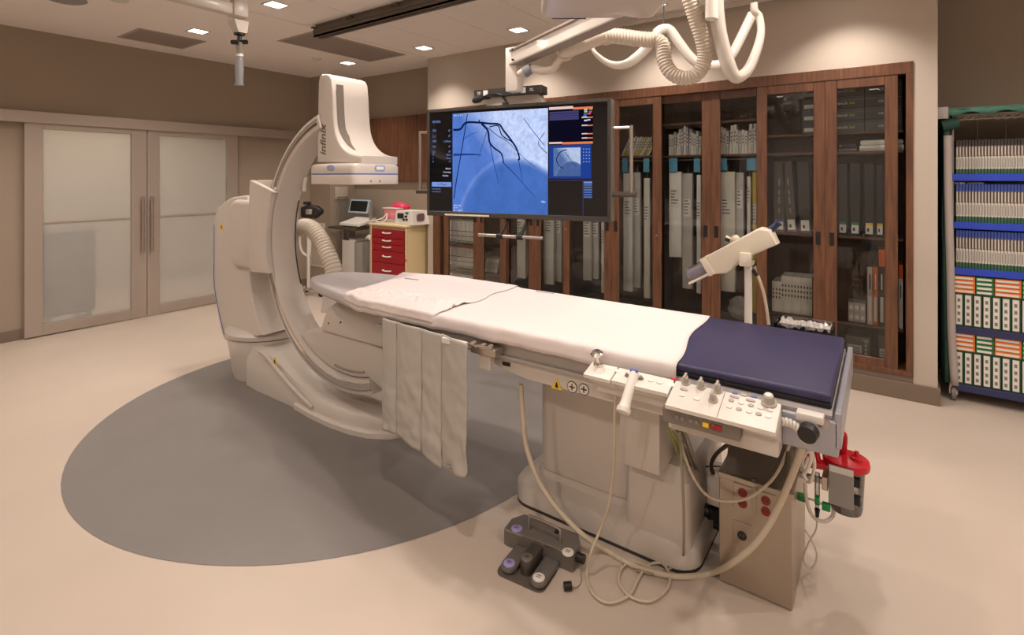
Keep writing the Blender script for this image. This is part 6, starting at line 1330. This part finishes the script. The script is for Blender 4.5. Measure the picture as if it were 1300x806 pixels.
# back mesh of the rack
b = BM()
for i in range(4): box(b, RX0+.04+i*.16, RX0+.044+i*.16, RY+.468, RY+.472, .15, 2.0)
ob('back_wires', b, WIRE, rk, smooth=0)
# fabric cover: green top and sides, front flap rolled up, white zip strip
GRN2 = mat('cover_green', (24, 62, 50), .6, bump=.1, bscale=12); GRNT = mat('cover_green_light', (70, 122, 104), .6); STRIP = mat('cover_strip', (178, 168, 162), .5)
cvr = thing('rack_cover', 'dark green fabric cover over the supply rack, front rolled up', 'cover', (.71, 5.1, .12))
def fold(name, pts, m, th=.004, amp=.006):
    # pts: grid rows of points -> cloth with slight folds
    b2 = BM(); V = [[b2.verts.new(Vector(p)+Vector((0, amp*mnoise.noise(Vector(p)*6), 0))) for p in r_] for r_ in pts]
    for r_ in range(len(V)-1):
        for c_ in range(len(V[0])-1): b2.faces.new((V[r_][c_], V[r_+1][c_], V[r_+1][c_+1], V[r_][c_+1]))
    bmesh.ops.recalc_face_normals(b2, faces=b2.faces); b = BM(); merge(b, b2); o = ob(name, b, m, cvr, smooth=50); md = o.modifiers.new('thickness', 'SOLIDIFY'); md.thickness = th; return o
ct0 = rz(1200, 139)
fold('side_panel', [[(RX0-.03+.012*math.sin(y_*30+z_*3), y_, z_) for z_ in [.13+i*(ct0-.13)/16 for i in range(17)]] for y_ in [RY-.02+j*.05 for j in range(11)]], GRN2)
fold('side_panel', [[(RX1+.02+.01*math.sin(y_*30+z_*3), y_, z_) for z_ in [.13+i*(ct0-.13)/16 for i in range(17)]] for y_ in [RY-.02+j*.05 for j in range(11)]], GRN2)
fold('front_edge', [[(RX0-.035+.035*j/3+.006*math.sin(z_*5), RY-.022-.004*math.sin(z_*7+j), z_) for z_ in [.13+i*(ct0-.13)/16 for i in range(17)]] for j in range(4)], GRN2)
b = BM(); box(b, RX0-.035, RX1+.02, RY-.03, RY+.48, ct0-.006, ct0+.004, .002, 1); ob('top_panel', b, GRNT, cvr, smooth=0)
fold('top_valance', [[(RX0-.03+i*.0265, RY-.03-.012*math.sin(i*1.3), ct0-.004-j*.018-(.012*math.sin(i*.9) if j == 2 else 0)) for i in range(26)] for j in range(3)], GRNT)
b = BM(); P_ = [at(1203, 172, y=RY-.03), at(1204, 250, y=RY-.03), at(1206.5, 340, y=RY-.03), at(1208, 420, y=RY-.03), at(1212, 489, y=RY-.03)]
rows = []
for p in spline(P_, 5): rows.append([(p.x-.022, p.y-.004, p.z), (p.x, p.y-.010, p.z), (p.x+.022, p.y-.004, p.z)])
fold('zip_strip', rows, STRIP, .003)
b = BM(); q = at(1197, 144, y=RY-.03); box(b, q.x-.035, q.x+.03, RY-.045, RY-.03, q.z-.04, q.z+.045, .006, 2); ob('corner_patch', b, STRIP, cvr)
b = BM(); q = at(1203, 160, y=RY-.02); cyl(b, (q.x-.03, RY-.03, q.z), (q.x+.06, RY-.03, q.z+.02), .04, seg=12); ob('rolled_edge', b, GRN2, cvr)
# rows of slim boxes
BCW = mat('slim_white', (206, 200, 190), .5); BCT = mat('slim_taupe', (112, 98, 88), .5); BCG = mat('slim_green', (46, 92, 66), .5); BCB = mat('slim_blue', (46, 70, 150), .5); BCK = mat('slim_dark', (46, 40, 38), .5)
rowspec = [(0, rz(1215, 178), 'top blue-edged shelf', BCK, BCG), (1, rz(1215, 233.5), 'second blue-edged shelf', BCB, BCG), (2, rz(1215, 292), 'third blue-edged shelf', BCB, BCG)]
proto = {}
for si, ztop, lb, mtop, mbot in rowspec:
    z0_ = zsh[si]; h_ = ztop-z0_; n = 30; dx = .0168; x_ = RX0+.035
    for i in range(n):
        if si not in proto:
            t = thing('slim_box', '', 'box', (x_, RY+.1, z0_), 'slim device boxes on the supply rack')
            M = Matrix.Translation((x_, 0, z0_)) @ Matrix.Rotation(math.radians(0), 4, 'Y') @ Matrix.Translation((-x_, 0, -z0_))
            for nm, a0, a1, m in (('end_base', 0, .16, mbot), ('label_panel', .16, .52, BCW), ('body_band', .52, .82, BCT), ('top_band', .82, 1., mtop)):
                b = BM(); box(b, x_, x_+dx-.003, RY+(.004 if nm != 'label_panel' else .003), RY+.26, z0_+h_*a0, z0_+h_*a1); ob(nm, b, m, t, smooth=0)
            b = BM(); box(b, x_+.002, x_+dx-.009, RY+.003, RY+.004, z0_+h_*.54, z0_+h_*.80); ob('light_edge', b, BCW, t, smooth=0)
            b = BM(); box(b, x_+.004, x_+dx-.008, RY+.0022, RY+.003, z0_+h_*.2, z0_+h_*.46); ob('print_line', b, GREY, t, smooth=0)
            proto[si] = t; o = t
        else: o = clone(proto[si], (dx*i, 0, 0))
        o['label'] = 'slim white-labelled device box on the %s, %s from the left' % (lb, ORD[i])
# flat packs and upright label boxes on the two lower shelves
LBX = mat('label_box_green', (36, 74, 58), .5); FLO = mat('flat_orange', (232, 128, 52), .5)
for ri, (pt, pm, pb, shz, lb) in enumerate([(349, 371, 413, zsh[3], 'fourth shelf'), (421, 444, 486, zsh[4], 'bottom shelf')]):
    ztop, zmid = rz(1215, pt), rz(1215, pm)
    hb_ = zmid-shz-.004; x_ = RX0+.03; n = 11; dx = at(1223.5, 400, y=RY).x-at(1212, 400, y=RY).x
    pr_ = None
    for i in range(n):
        if pr_ is None:
            t = thing('label_box', '', 'box', (x_, RY+.1, shz), 'upright label boxes on the supply rack')
            b = BM(); box(b, x_, x_+dx-.003, RY+.006, RY+.30, shz, shz+hb_, .001, 1); ob('carton', b, LBX, t, smooth=0)
            b = BM(); box(b, x_+.004, x_+dx-.012, RY+.003, RY+.006, shz+hb_*.06, shz+hb_*.95); lb_ = ob('label', b, PAPER, t, smooth=0)
            for k2 in range(4): b = BM(); box(b, x_+.012, x_+dx-.022, RY+.0022, RY+.003, shz+hb_*(.14+.2*k2), shz+hb_*(.24+.2*k2)); ob('print_line', b, GREY, lb_, smooth=0)
            pr_ = t; o = t
        else: o = clone(pr_, (dx*i, 0, 0))
        o['label'] = 'upright dark green box with tall white label on the %s, %s from the left' % (lb, ORD[i])
    nl = 4; hl_ = (ztop-zmid)/nl; groups = [(1211, 1238, FLO), (1239, 1262, GREENM), (1263, 1297, FLO), (1298, 1326, GREENM)]
    for gi, (a, c, m) in enumerate(groups):
        xa, xb = at(a, 360, y=RY).x, at(c, 360, y=RY).x
        for k2 in range(nl):
            zz = shz+hb_+.003+k2*hl_
            t = thing('flat_pack', 'flat %s-edged pack in the %s stack of the %s, %s from its bottom' % ('orange' if m is FLO else 'green', ORD[gi], lb, ORD[k2]), 'pack', ((xa+xb)/2, RY+.1, zz), 'flat packs on the supply rack')
            b = BM(); box(b, xa, xb, RY+.004, RY+.28, zz, zz+hl_-.003, .001, 1); ob('carton', b, m, t, smooth=0)
            b = BM(); box(b, xa+.006, xb-.012, RY+.002, RY+.004, zz+hl_*.15, zz+hl_*.62); ob('label', b, PAPER, t, smooth=0)
q0 = rz(1215, 231)
for i, (a, c) in enumerate([(1213, 1226), (1228, 1250)]):
    xa, xb = at(a, 228, y=RY).x, at(c, 228, y=RY).x; zz = rz(1215, 233.5)
    t = thing('flat_pack', 'thin white packet lying on the second shelf row, %s from the left' % ORD[i], 'pack', ((xa+xb)/2, RY+.1, zz), 'packets on the slim boxes'); b = BM(); box(b, xa, xb, RY+.02, RY+.2, zz+.001, zz+.012, .003, 1); ob('sleeve', b, PKG[i], t)
    b = BM(); box(b, xa+.005, xb-.03, RY+.018, RY+.02, zz+.004, zz+.009); ob('print_line', b, GREY, t, smooth=0)
